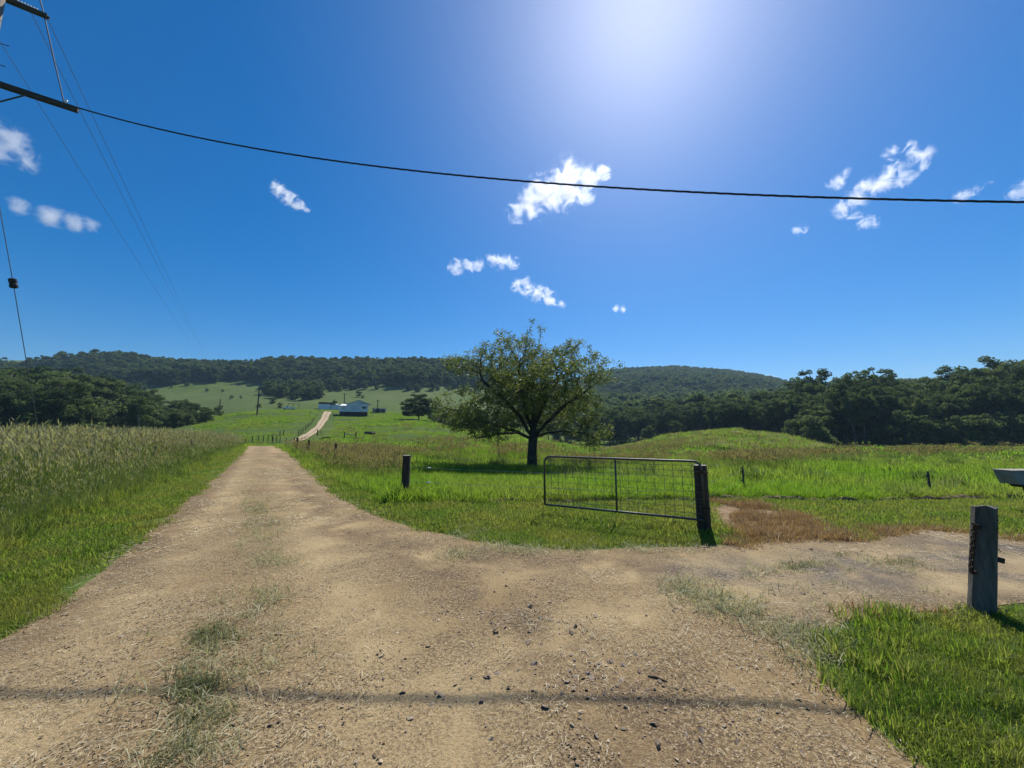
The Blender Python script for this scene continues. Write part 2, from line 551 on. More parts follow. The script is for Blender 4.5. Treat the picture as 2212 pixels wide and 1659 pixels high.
M['polewood'] = m_plain("pole_timber", (0.12, 0.105, 0.085), (0.24, 0.22, 0.18), 5, 0.92, 0, 0.008, (1, 1, 0.1))
M['armwood'] = m_plain("cross_arm_timber", (0.028, 0.028, 0.026), (0.075, 0.075, 0.068), 5, 0.92, 0, 0.008, (0.15, 1, 1))
M['white'] = m_plain("white_weatherboard", (0.66, 0.68, 0.70), (0.78, 0.79, 0.80), 1.5, 0.65, 0, 0.003)
M['whiteroof'] = m_plain("white_roof_iron", (0.70, 0.71, 0.72), (0.80, 0.80, 0.80), 1.2, 0.5, 0, 0.002)
M['trim'] = m_plain("grey_trim", (0.16, 0.17, 0.175), (0.24, 0.25, 0.255), 2, 0.6)
M['slat_shade'] = m_plain("dark_slats_and_shade", (0.018, 0.018, 0.020), (0.045, 0.045, 0.048), 4, 0.9)  # slat colour, also painted in for shade under the floor and in the culvert
M['glass'] = m_plain("window_glass", (0.015, 0.017, 0.02), (0.03, 0.034, 0.04), 1, 0.08, spec=0.6)
M['greenwall'] = m_plain("dark_green_cladding", (0.035, 0.055, 0.050), (0.060, 0.085, 0.075), 2, 0.7)
M['shedroof'] = m_plain("rusty_dark_roof", (0.030, 0.024, 0.022), (0.075, 0.055, 0.045), 2, 0.8)
M['ute'] = m_plain("white_car_paint", (0.70, 0.71, 0.72), (0.78, 0.78, 0.78), 2, 0.3, spec=0.5)
M['tyre'] = m_plain("tyre_rubber", (0.015, 0.015, 0.015), (0.03, 0.03, 0.03), 10, 0.9)
M['concrete'] = m_plain("concrete", (0.22, 0.21, 0.19), (0.36, 0.34, 0.30), 4, 0.95)
M['stone'] = m_leaf("gravel_stones", [(0.09, 0.068, 0.048), (0.25, 0.175, 0.105), (0.38, 0.285, 0.18), (0.52, 0.42, 0.31)], 0.0, 0.9)
M['darkstone'] = m_leaf("dark_stones", [(0.06, 0.050, 0.042), (0.16, 0.12, 0.085), (0.32, 0.25, 0.18)], 0.0, 0.9)

# ------------------------------------------------------------------ areas on the ground (metres), read off where road meets grass
px = lambda L: [tuple(flat(u, v)) for u, v in L]
ROAD_L = px([(-120, 1455), (0, 1385), (130, 1308), (260, 1205), (400, 1085), (470, 1030), (520, 985), (533, 965)])
ROAD_R = px([(600, 965), (650, 1000), (690, 1040), (730, 1075), (800, 1112), (900, 1143), (1010, 1166), (1100, 1180), (1250, 1190), (1400, 1184)])
ROAD_TIP = [(ROAD_L[-1][0] - 5.5, ROAD_L[-1][1] + 4.5), (ROAD_L[-1][0] - 3.5, ROAD_L[-1][1] + 7.5)]
DRV_FAR = px([(1590, 1178), (1720, 1158), (1850, 1168), (1900, 1147), (2000, 1141), (2212, 1165), (2600, 1195)])
DRV_NEAR = px([(2600, 1340), (2212, 1303), (2100, 1314), (1850, 1332), (1780, 1368), (1742, 1402), (1790, 1480), (1875, 1560), (1960, 1640)])
ROAD = ROAD_L + ROAD_TIP + ROAD_R + DRV_FAR + DRV_NEAR + [(2.9, 1.2), (4.2, -1.5), (5, -6), (-14, -6), (-9.5, 0.5)]
DRIVE = px([(1440, 1290), (1250, 1230), (1400, 1196), (1590, 1190), (1720, 1172)]) + DRV_FAR[2:] + DRV_NEAR[:6] + px([(1640, 1340)])
RUTS = [px(L) for L in ([(546, 967), (485, 1075), (340, 1250), (110, 1500), (-60, 1659)], [(588, 967), (640, 1075), (715, 1250), (790, 1430), (860, 1659)],
                        [(640, 1085), (800, 1190), (1050, 1230), (1400, 1240), (1900, 1200), (2300, 1215)], [(900, 1659), (1010, 1480), (1250, 1360), (1500, 1290), (1900, 1262), (2300, 1270)])]
LOOSE = [px(L) for L in ([(600, 985), (670, 1080), (800, 1165), (960, 1250), (1110, 1330), (1200, 1430), (1330, 1560), (1400, 1700)], [(720, 1140), (900, 1200), (1150, 1215), (1400, 1235)], [(20, 1400), (240, 1240), (430, 1080), (525, 985)])]
BROWN = px([(1535, 1080), (1640, 1086), (1720, 1110), (1800, 1138), (1850, 1170), (1790, 1178), (1690, 1172), (1600, 1165), (1560, 1140), (1530, 1120)])
TALL = px([(-900, 1500), (-300, 1330), (0, 1170), (150, 1115), (300, 1060), (400, 1022), (470, 988), (528, 963), (505, 957)]) + [(-46, 62), (-70, 75), (-130, 80), (-130, 10), (-30, 2)]
BANK = px([(640, 990), (690, 1022), (760, 1055), (850, 1083), (1000, 1087), (1180, 1088), (1530, 1081), (1560, 1076), (1900, 1080), (2212, 1071), (2700, 1060)])
PADDOCK = BANK + [(90, 12), (140, 60), (120, 130), (0, 140), (-40, 140), (-38, 60)]


def near_dist(x, y, poly_line):
    d = np.full(np.shape(x), 1e9)
    for (x1, y1), (x2, y2) in zip(poly_line[:-1], poly_line[1:]):
        vx, vy = x2 - x1, y2 - y1
        t = np.clip(((x - x1) * vx + (y - y1) * vy) / (vx * vx + vy * vy + 1e-9), 0, 1)
        d = np.minimum(d, np.hypot(x - x1 - t * vx, y - y1 - t * vy))
    return d


# a low cut bank: the paddock stands a little above the mown verge along BANK (east of the strainer post)
BK = px([(1180, 1088), (1530, 1081), (1560, 1076), (1900, 1080), (2212, 1071), (2700, 1060)])

# ground sheet
nA, nR = len(AZ), len(RAD)
V = np.stack([GX, GY, ZT], -1).reshape(-1, 3)
V[:, 2] -= 0.0
idx = np.arange(nA * nR).reshape(nA, nR)
a0 = idx
a1 = np.roll(idx, -1, axis=0)
quads = np.stack([a0[:, :-1], a0[:, 1:], a1[:, 1:], a1[:, :-1]], -1).reshape(-1, 4)
gm = np_mesh("ground", V, quads, 4)
gm.polygons.foreach_set("use_smooth", np.ones(len(gm.polygons), bool))
SEEDZ = [(1000, 985, 260, 12), (760, 1005, 110, 25), (1330, 1010, 190, 10), (1640, 1005, 110, 18), (1760, 990, 170, 10), (2050, 985, 160, 7), (1450, 970, 130, 14), (980, 955, 90, 5)]
U_, V_ = to_px(V[:, 0], np.maximum(V[:, 1], 0.1), V[:, 2])


def dryness(x, y):
    z = gz(x, y)
    u, v = to_px(x, np.maximum(y, 0.5), z)
    s = np.zeros(np.shape(x))
    for cu, cv, ru, rv in SEEDZ:
        s = np.maximum(s, np.clip(1.35 - ((u - cu) / ru) ** 2 - ((v - cv) / rv) ** 2, 0, 1))
    return s * np.clip(vnoise(x, y, 3.0, 5) * 1.9 - 0.35, 0, 1)


dry = np.clip(dryness(V[:, 0], V[:, 1]), 0, 1)
rr_ = np.hypot(V[:, 0], V[:, 1])
dry = np.maximum(dry, np.clip((rr_ - 210) / 60, 0, 1) * 0.55 * (vnoise(V[:, 0], V[:, 1], 40, 8) > 0.2))
dry[V[:, 1] < 0.5] = 0
bare = (inpoly(V[:, 0], V[:, 1], ROAD) | inpoly(V[:, 0], V[:, 1], BROWN)).astype(np.float32)
for nm, arr in (("bare", bare), ("dry", dry)):
    at_ = gm.attributes.new(nm, 'FLOAT', 'POINT')
    at_.data.foreach_set("value", np.asarray(arr, np.float32))
gnd_o = link("ground", gm, M['ground'])
tag(gnd_o, "rolling green pasture ground rising to wooded ridges", "ground", kind="structure")


def road_z(x, y):
    """height of the road surface (humps between the wheel ruts) and how far a point lies in a rut"""
    rt = np.zeros(len(x))
    for ln in RUTS:
        rt = np.maximum(rt, np.exp(-(near_dist(x, y, ln) / 0.42) ** 2))
    ed = np.where(inpoly(x, y, ROAD), np.clip(near_dist(x, y, ROAD + ROAD[:1]) / 0.6, 0, 1), 0)
    return gz(x, y) + 0.006 + 0.02 * ed * (vnoise(x, y, 0.35, 21) + 0.7 * vnoise(x, y, 1.3, 22) + 0.9 * (1 - rt)), rt


def sheet(name, poly, mat, lift, spacing, label, rough=0.0, tracks=None):
    """a sheet that follows the ground inside an outline, lifted a few millimetres"""
    poly = [Vector(p) for p in poly]
    dense = []
    for a, b in zip(poly, poly[1:] + poly[:1]):
        n = max(1, int((b - a).length / (spacing * 0.7)))
        for i in range(n):
            p = a.lerp(b, i / n)
            dense.append(p)
    xs, ys = [p.x for p in poly], [p.y for p in poly]
    rl = [0]
    pts = list(dense)
    X, Y = np.meshgrid(np.arange(min(xs), max(xs), spacing), np.arange(min(ys), max(ys), spacing))
    X = X.ravel() + RNG.uniform(-.2, .2, X.size) * spacing
    Y = Y.ravel() + RNG.uniform(-.2, .2, Y.size) * spacing
    dl = [(p.x, p.y) for p in poly] + [(poly[0].x, poly[0].y)]
    k = inpoly(X, Y, dl[:-1]) & (near_dist(X, Y, dl) > spacing * 0.5)
    far = np.hypot(X, Y) > 16
    k &= ~(far & (RNG.random(X.size) < 0.6))
    pts += [Vector((a, b)) for a, b in zip(X[k], Y[k])]
    edges = [(i, (i + 1) % len(dense)) for i in range(len(dense))]
    vo, eo, fo, *_ = delaunay_2d_cdt(pts, edges, [], 1, 1e-5)
    vx = np.array([p.x for p in vo])
    vy = np.array([p.y for p in vo])
    z, rt = road_z(vx, vy)
    z += np.where(near_dist(vx, vy, DRIVE + DRIVE[:1]) < 0.10, -0.012, 0.008) if name == "driveway" else 0
    me = mesh(name, np.stack([vx, vy, z], -1), [list(f) for f in fo], True)
    dv = np.where(inpoly(vx, vy, DRIVE), np.clip(near_dist(vx, vy, DRIVE + DRIVE[:1]) / 0.9 + 0.5 * (vnoise(vx, vy, 0.6, 23) - 0.5), 0, 1), 0)
    dv *= np.clip(near_dist(vx, vy, DRIVE + DRIVE[:1]) / 0.15, 0, 1)
    dv[(vx > 2.5) & (near_dist(vx, vy, DRV_NEAR) < 0.4) & inpoly(vx, vy, ROAD)] = 0.5
    ls = np.zeros(len(vx))
    for ln in LOOSE:
        ls = np.maximum(ls, np.exp(-(near_dist(vx, vy, ln) / 0.38) ** 2))
    for nm, arr in (("rut", rt), ("drive", dv), ("loose", ls)):
        me.attributes.new(nm, 'FLOAT', 'POINT').data.foreach_set("value", np.asarray(arr, np.float32))
    bm = bmesh.new()
    bm.from_mesh(me)
    bmesh.ops.recalc_face_normals(bm, faces=bm.faces[:])
    if bm.faces and sum(f.normal.z for f in bm.faces) < 0:
        bmesh.ops.reverse_faces(bm, faces=bm.faces[:])
    bm.to_mesh(me)
    bm.free()
    o = link(name, me, mat)
    return tag(o, label, name.replace("_", " "), kind="structure")


sheet("gravel_road", ROAD, M['road'], 0.006, 0.16, "tan gravel farm road with dry clippings and a grassy crown", 0.022)
sheet("driveway", DRIVE, M["drive"], 0.010, 0.16, "greyish gravel driveway crossing to the gate beside the brown grass", 0.022)

# track up to the house
TR_L = [(612, 961), (640, 949), (662, 937), (683, 921), (694, 903), (701, 889)]
TR_R = [(716, 890), (711, 899), (699, 919), (685, 935), (664, 949), (640, 960)]


def strip(name, Lp, Rp, mat, lift, n, label, m=6):
    Lp, Rp = [Vector(p[:2]) for p in Lp], [Vector(p[:2]) for p in Rp]

    def resample(P_):
        d = [0]
        for a, b in zip(P_, P_[1:]): d.append(d[-1] + (b - a).length)
        s = np.linspace(0, d[-1], n)
        return np.interp(s, d, [p.x for p in P_]), np.interp(s, d, [p.y for p in P_])
    lx, ly = resample(Lp)
    rx, ry = resample(Rp)
    for arr in (lx, ly, rx, ry):
        arr[1:-1] = (arr[:-2] + 2 * arr[1:-1] + arr[2:]) / 4
    w = np.linspace(0, 1, m)[None]
    X = lx[:, None] * (1 - w) + rx[:, None] * w
    Y = ly[:, None] * (1 - w) + ry[:, None] * w
    Z = gz(X, Y) + lift
    i = np.arange(n * m).reshape(n, m)
    q = np.stack([i[:-1, :-1], i[:-1, 1:], i[1:, 1:], i[1:, :-1]], -1).reshape(-1, 4)
    me = np_mesh(name, np.stack([X, Y, Z], -1).reshape(-1, 3), q, 4)
    return tag(link(name, me, mat), label, "track", kind="structure"), (X, Y)


trk_o, (TX, TY) = strip("farm_track", [on_ground(u, v, 56, 240) for u, v in TR_L], [on_ground(u, v, 56, 240) for u, v in TR_R[::-1]],
                        M['farroad'], 0.10, 60, "pale dirt track climbing the grassy hill to the white house")
me_c, _ = strip("track_crown", list(zip(TX[:, 2] * 0.55 + TX[:, 3] * 0.45, TY[:, 2] * 0.55 + TY[:, 3] * 0.45)), list(zip(TX[:, 2] * 0.1 + TX[:, 3] * 0.9, TY[:, 2] * 0.1 + TY[:, 3] * 0.9)),
                M['wheelgrass'], 0.125, 60, "strip of dry grass along the middle of the hill track", 3)


# ------------------------------------------------------------------ scattering (geometry nodes; for what nobody could count)
HID = bpy.data.collections.new("source_shapes")     # not linked to the scene


def proto(name, me, mat=None):
    if mat is not None and len(me.materials) == 0:
        me.materials.append(mat)
    o = bpy.data.objects.new(name, me)
    HID.objects.link(o)
    return o


def scatter(name, X, Y, protos, smin, smax, label, cat, tilt=0.08, Z=None, dz=0.0, yaw=None, S=None):
    n = len(X)
    Z = gz(X, Y) + dz if Z is None else Z
    me = bpy.data.meshes.new(name)
    me.vertices.add(n)
    me.vertices.foreach_set("co", np.stack([X, Y, Z], -1).astype(np.float32).ravel())
    S = RNG.uniform(smin, smax, n) if S is None else S
    rot = np.stack([RNG.normal(0, tilt, n), RNG.normal(0, tilt, n), RNG.uniform(0, 6.283, n) if yaw is None else yaw], -1)
    a = me.attributes.new("scl", 'FLOAT', 'POINT'); a.data.foreach_set("value", S.astype(np.float32))
    a = me.attributes.new("rot", 'FLOAT_VECTOR', 'POINT'); a.data.foreach_set("vector", rot.astype(np.float32).ravel())
    a = me.attributes.new("pick", 'INT', 'POINT'); a.data.foreach_set("value", RNG.integers(0, len(protos), n).astype(np.int32))
    o = link(name, me)
    g = bpy.data.node_groups.new(name + "_spread", 'GeometryNodeTree')
    g.interface.new_socket("Geometry", in_out='INPUT', socket_type='NodeSocketGeometry')
    g.interface.new_socket("Geometry", in_out='OUTPUT', socket_type='NodeSocketGeometry')
    N, L = g.nodes, g.links
    gi, go = N.new("NodeGroupInput"), N.new("NodeGroupOutput")
    iop = N.new("GeometryNodeInstanceOnPoints")
    jn = N.new("GeometryNodeJoinGeometry")
    for p in protos:
        oi = N.new("GeometryNodeObjectInfo")
        oi.inputs["Object"].default_value = p
        oi.inputs["As Instance"].default_value = False
        g2 = N.new("GeometryNodeGeometryToInstance")
        L.new(oi.outputs["Geometry"], g2.inputs[0])
        L.new(g2.outputs[0], jn.inputs[0])

    def named(nm, typ):
        x = N.new("GeometryNodeInputNamedAttribute")
        x.data_type = typ
        x.inputs["Name"].default_value = nm
        return x.outputs[0]
    L.new(gi.outputs[0], iop.inputs["Points"])
    L.new(jn.outputs[0], iop.inputs["Instance"])
    iop.inputs["Pick Instance"].default_value = True
    L.new(named("pick", 'INT'), iop.inputs["Instance Index"])
    e2r = N.new("FunctionNodeEulerToRotation")
    L.new(named("rot", 'FLOAT_VECTOR'), e2r.inputs[0])
    L.new(e2r.outputs[0], iop.inputs["Rotation"])
    L.new(named("scl", 'FLOAT'), iop.inputs["Scale"])
    L.new(iop.outputs[0], go.inputs[0])
    md = o.modifiers.new("spread", 'NODES')
    md.node_group = g
    return tag(o, label, cat, kind="stuff")


def ring(r0, r1, az0, az1, dens):
    """random points in a sector, dens per square metre"""
    a0, a1 = R(az0), R(az1)
    n = int(0.5 * (a1 - a0) * (r1 * r1 - r0 * r0) * dens)
    r = np.sqrt(RNG.uniform(r0 * r0, r1 * r1, n))
    a = RNG.uniform(a0, a1, n)
    return r * np.sin(a), r * np.cos(a)


def blades(n, spread, hmin, hmax, wid, lean, seg=2, droop=0.35, rng=RNG):
    """n grass blades, each a bent tapering ribbon; returns verts, triangles"""
    a = rng.uniform(0, 6.283, n)
    rr = spread * np.sqrt(rng.random(n))
    bx, by = rr * np.cos(a), rr * np.sin(a)
    h = rng.uniform(hmin, hmax, n)
    d = rng.uniform(0, 6.283, n)
    ln = np.abs(rng.normal(0, lean, n)) + 0.05
    w = wid * rng.uniform(0.6, 1.3, n)
    sx, sy = np.cos(d + 1.57), np.sin(d + 1.57)
    Vv, Tt = [], []
    base = 0
    rows = []
    for s in range(seg + 1):
        f = s / (seg + 0.0)
        out = h * ln * (f * 0.6 + droop * f * f * 1.4)
        z = h * (f - droop * ln * f * f)
        cx, cy = bx + np.cos(d) * out, by + np.sin(d) * out
        if s < seg:
            ww = w * (1 - 0.55 * f)
            rows.append((np.stack([cx - sx * ww, cy - sy * ww, z], -1), np.stack([cx + sx * ww, cy + sy * ww, z], -1)))
        else:
            tip = np.stack([cx, cy, z], -1)
    Vv = np.concatenate([np.concatenate([l, r_]) for l, r_ in rows] + [tip])
    i = np.arange(n)
    for s in range(seg - 1):
        l0, r0, l1, r1 = 2 * s * n + i, (2 * s + 1) * n + i, (2 * s + 2) * n + i, (2 * s + 3) * n + i
        Tt += [np.stack([l0, r0, r1], -1), np.stack([l0, r1, l1], -1)]
    s = seg - 1
    Tt.append(np.stack([2 * s * n + i, (2 * s + 1) * n + i, 2 * seg * n + i], -1))
    return Vv, np.concatenate(Tt), tip


def heads(tips, ln, wid, rng=RNG):
    """feathery seed heads: three thin drooping diamonds above each tip"""
    n = len(tips)
    Vs, Fs = [], []
    for k in range(3):
        a = rng.uniform(0, 6.283, n)
        l = ln * rng.uniform(0.6, 1.2, n)
        dx = np.stack([np.cos(a) * l * 0.4, np.sin(a) * l * 0.4, l * rng.uniform(0.45, 0.95, n)], -1)
        sd = np.stack([-np.sin(a) * wid, np.cos(a) * wid, np.zeros(n)], -1)
        b = len(Vs) and sum(len(x) for x in Vs)
        Vs.append(np.concatenate([tips, tips + dx * 0.55 + sd, tips + dx, tips + dx * 0.55 - sd]))
        i = np.arange(n)
        Fs += [np.stack([b + i, b + n + i, b + 2 * n + i], -1), np.stack([b + i, b + 2 * n + i, b + 3 * n + i], -1)]
    return np.concatenate(Vs), np.concatenate(Fs)


def tuft(name, n, spread, hmin, hmax, wid, lean, mat, seg=2, droop=0.35, nhead=0, hl=0.1, hw=0.006, hmat=None, stem=None):
    Vv, Tt, tip = blades(n, spread, hmin, hmax, wid, lean, seg, droop)
    mats = [mat]
    if nhead:
        sv, stt, stip = blades(nhead, spread * 0.8, hmax * 0.9, hmax * 1.3, wid * 0.4, lean * 0.6, 2, droop * 0.6)
        hv, hf = heads(stip, hl, hw)
        o1, o2 = len(Vv), len(Vv) + len(sv)
        n0 = len(Tt) + (len(stt))
        Vv = np.concatenate([Vv, sv, hv])
        Tt = np.concatenate([Tt, stt + o1, hf + o2])
    me = np_mesh(name, Vv, Tt, 3)
    me.materials.append(mat)
    if nhead:
        me.materials.append(hmat)
        mi = np.zeros(len(Tt), np.int32)
        mi[n0:] = 1
        me.polygons.foreach_set("material_index", mi)
    return proto(name, me)


# --- mown verge grass
lawnA = [tuft("lawn_tuft", 70, 0.13, 0.03, 0.085, 0.0028, 0.7, M['lawn'], 2) for _ in range(3)]
lawnB = [tuft("lawn_tuft", 90, 0.26, 0.04, 0.10, 0.005, 0.7, M['lawn'], 2) for _ in range(2)]
verge_fn = lambda x, y: ~inpoly(x, y, ROAD) & ~inpoly(x, y, TALL) & ~inpoly(x, y, PADDOCK) & ~inpoly(x, y, BROWN)


def edge_fray(x, y, w=0.35):
    """thin the grass out, unevenly, near where it meets the gravel"""
    d = near_dist(x, y, ROAD + ROAD[:1])
    return d > w * (vnoise(x, y, 0.5, 31) ** 1.5) * RNG.uniform(0.2, 1.4, len(x))


x1, y1 = ring(1.5, 7.0, -66, 66, 170)
k = verge_fn(x1, y1) & edge_fray(x1, y1, 0.4)
x1, y1 = x1[k], y1[k]
scatter("verge_grass", x1, y1, lawnA, 0.7, 1.35, "short mown green grass on the road verges close to the posts", "grass")
x2, y2 = ring(7.0, 16, -64, 64, 60)
k = verge_fn(x2, y2) & edge_fray(x2, y2, 0.5)
x3, y3 = ring(16, 60, -60, 60, 16)
k3 = verge_fn(x3, y3) & (near_dist(x3, y3, ROAD + ROAD[:1]) < 9)
x2, y2 = np.concatenate([x2[k], x3[k3]]), np.concatenate([y2[k], y3[k3]])
scatter("roadside_grass", x2, y2, lawnB, 0.7, 1.4, "mown green grass strip between the gravel road and the fences", "grass")

# --- longer lush tufts along the corner of the grass island and along the gate verge
lushC = [tuft("lush_tuft", 46, 0.11, 0.07, 0.17, 0.0042, 0.55, M['lawn'], 3) for _ in range(3)]
x, y = ring(2.0, 7.0, 20, 64, 60)
isl = DRV_NEAR[3:]
k = verge_fn(x, y) & (near_dist(x, y, isl) < 0.10 + 0.75 * vnoise(x, y, 0.6, 41)) & (RNG.random(len(x)) < 0.85)
scatter("island_edge_grass", x[k], y[k], lushC, 0.6, 1.25, "longer dark green grass fringing the corner of the grass island", "grass", 0.15)

# --- paddock
paddA = [tuft("pasture_tuft", 46, 0.17, 0.12, 0.34, 0.0048, 0.5, M['lush'], 3) for _ in range(4)]
paddB = [tuft("pasture_tuft", 60, 0.42, 0.14, 0.36, 0.011, 0.5, M['lush'], 2) for _ in range(3)]
paddC = [tuft("pasture_tuft", 60, 1.3, 0.15, 0.42, 0.035, 0.6, M['lush'], 2) for _ in range(3)]
in_p = lambda x, y: inpoly(x, y, PADDOCK) & ~inpoly(x, y, ROAD) & ~inpoly(x, y, BROWN)
x1, y1 = ring(6, 16, -42, 62, 48)
k = in_p(x1, y1) & ((near_dist(x1, y1, BK) > 0.34) | (x1 < BK[0][0] - 0.3))
scatter("paddock_grass", x1[k], y1[k], paddA, 0.7, 1.35, "long bright green pasture grass just behind the gate and wires", "grass", 0.12)
x1, y1 = ring(16, 40, -42, 60, 10)
k = in_p(x1, y1) & (vnoise(x1, y1, 2.2, 12) > 0.12)
s1 = (0.55 + 0.9 * vnoise(x1, y1, 4.5, 13)) * RNG.uniform(0.8, 1.25, len(x1))
scatter("pasture_grass", x1[k], y1[k], paddB, 1, 1, "green pasture grass around the big spreading tree", "grass", 0.12, S=s1[k])
x1, y1 = ring(40, 190, -40, 60, 1.0)
k = ~inpoly(x1, y1, TALL) & (vnoise(x1, y1, 5, 14) > 0.30) & (near_dist(x1, y1, list(zip(TX[:, 3], TY[:, 3]))) > 3.2) & ~inpoly(x1, y1, ROAD)
s1 = (0.3 + 0.95 * vnoise(x1, y1, 9, 15)) * RNG.uniform(0.7, 1.3, len(x1))
scatter("hillside_grass", x1[k], y1[k], paddC, 1, 1, "uneven green grass over the hill below the white house", "grass", 0.15, S=s1[k])

# --- russet seeding grass
redA = [tuft("seeding_tuft", 26, 0.25, 0.30, 0.55, 0.006, 0.4, M['tall'], 3, nhead=20, hl=0.16, hw=0.010, hmat=M['redseed']) for _ in range(3)]
redB = [tuft("seeding_tuft", 30, 0.8, 0.35, 0.65, 0.02, 0.4, M['tall'], 2, nhead=26, hl=0.25, hw=0.03, hmat=M['redseed']) for _ in range(3)]
x1, y1 = ring(11, 34, -42, 60, 12)
k = in_p(x1, y1) & (RNG.random(len(x1)) < dryness(x1, y1) * 0.55)
x2, y2 = ring(9, 46, -37, -16, 3.6)
k2 = in_p(x2, y2) & (near_dist(x2, y2, BANK[:4]) > 1.0) & (near_dist(x2, y2, BANK[:4]) < 7 + 4 * vnoise(x2, y2, 4, 3))
scatter("seeding_grass", np.concatenate([x1[k], x2[k2]]), np.concatenate([y1[k], y2[k2]]), redA, 0.7, 1.35, "russet seeding grass in the paddock in front of the big tree", "grass", 0.14)
x1, y1 = ring(34, 110, -38, 60, 1.6)
k = in_p(x1, y1) & (RNG.random(len(x1)) < np.maximum(dryness(x1, y1) * 0.5, 0.03))
scatter("far_seeding_grass", x1[k], y1[k], redB, 0.5, 1.2, "brownish seeding grass in streaks across the far paddock", "grass", 0.14)

# --- dark tussocks (paddock and knoll)
tus = [tuft("tussock", 120, 0.42, 0.35, 0.85, 0.013, 0.55, M['tall'], 3, 0.45) for _ in range(3)]
x1, y1 = ring(14, 70, -12, 58, 0.30)
k = in_p(x1, y1) & (vnoise(x1, y1, 6, 51) > 0.45)
scatter("tussock_grass", x1[k], y1[k], tus, 0.4, 1.15, "dark green rush tussocks dotted over the paddock", "grass", 0.1)
x1, y1 = ring(60, 125, 12, 42, 0.95)
z1 = gz(x1, y1)
u1, v1 = to_px(x1, y1, z1)
k = (u1 > 1290) & (u1 < 1790) & (v1 < 972) & (vnoise(x1, y1, 3, 52) > 0.3)
knl = [tuft("knoll_tussock", 90, 0.62, 0.4, 1.05, 0.03, 0.6, mt, 2, 0.45) for mt in (M['lush'], M['redseed'], M['lush'], M['lush'], M['seed'], M['tall'])]
scatter("knoll_grass", x1[k], y1[k], knl, 0.5, 1.3, "tussocky green and straw grass covering the low knoll", "grass", 0.1)

# --- tall seeding grass beside the road
tallA = [tuft("tall_tuft", 42, 0.24, 0.55, 1.15, 0.0065, 0.42, M['tall'], 4, 0.5, nhead=4, hl=0.20, hw=0.008, hmat=M['seed']) for _ in range(4)]
tallB = [tuft("tall_tuft", 55, 0.6, 0.6, 1.1, 0.016, 0.42, M['tall'], 3, 0.5, nhead=7, hl=0.26, hw=0.013, hmat=M['seed']) for _ in range(3)]
tallR = [tuft("tall_tuft", 40, 0.6, 0.55, 1.0, 0.016, 0.42, M['tall'], 3, 0.5, nhead=14, hl=0.24, hw=0.014, hmat=M['redseed']) for _ in range(2)]
edge = TALL[1:8]
x1, y1 = ring(4.5, 17, -68, -30, 26)
k = inpoly(x1, y1, TALL) & ~inpoly(x1, y1, ROAD)
d1 = near_dist(x1, y1, edge)
s1 = np.clip(0.38 + 0.30 * d1, 0.3, 1.15) * RNG.uniform(0.8, 1.2, len(x1)) * (0.85 + 0.3 * vnoise(x1, y1, 2.5, 61))
scatter("tall_grass", x1[k], y1[k], tallA, 1, 1, "tall pale seeding grass around the old fence beside the gravel road", "grass", 0.16, S=s1[k])
x1, y1 = ring(17, 75, -64, -28, 4.2)
k = inpoly(x1, y1, TALL)
d1 = near_dist(x1, y1, edge)
s1 = np.clip(0.4 + 0.22 * d1, 0.3, 1.12) * RNG.uniform(0.8, 1.2, len(x1)) * (0.85 + 0.3 * vnoise(x1, y1, 4, 62))
scatter("tall_field_grass", x1[k], y1[k], tallB + tallR[:1], 1, 1, "field of tall straw-tipped grass reaching towards the dark grove", "grass", 0.16, S=s1[k])
fringeT = [tuft("fringe_tuft", 46, 0.17, 0.12, 0.34, 0.0048, 0.55, mt, 3) for mt in (M['lawn'], M['tall'], M['lawn'])]
# half-height green fringe between tall grass and mown verge
x1, y1 = ring(4.5, 40, -66, -30, 22)
d1 = near_dist(x1, y1, edge)
k = ((d1 < 0.30) | ((d1 < 1.2) & inpoly(x1, y1, TALL))) & (RNG.random(len(x1)) < np.clip(12 / np.hypot(x1, y1), 0.15, 1)) & ~inpoly(x1, y1, ROAD)
scatter("fringe_grass", x1[k], y1[k], fringeT, 0.6, 1.35, "knee-high green grass where the tall grass meets the mown verge", "grass", 0.16)

# --- dead brown grass
deadT = [tuft("dead_tuft", 50, 0.13, 0.05, 0.16, 0.0035, 0.8, M['dead'], 2) for _ in range(3)]
x1, y1 = ring(5, 12, 22, 62, 110)
k = inpoly(x1, y1, BROWN) & (vnoise(x1, y1, 0.5, 71) > 0.36)
d2 = near_dist(x1, y1, DRV_FAR)
k |= (d2 < 0.35 * vnoise(x1, y1, 0.9, 72)) & (RNG.random(len(x1)) < 0.6)
x2, y2 = ring(3.2, 5.5, 38, 60, 70)
k2 = (near_dist(x2, y2, DRV_NEAR[1:4]) < 0.30 * vnoise(x2, y2, 0.5, 73)) & (RNG.random(len(x2)) < 0.7)
scatter("dead_grass", np.concatenate([x1[k], x2[k2]]), np.concatenate([y1[k], y2[k2]]), deadT, 0.7, 1.4, "dead brown sprayed grass beside the driveway at the gate post", "grass", 0.2)

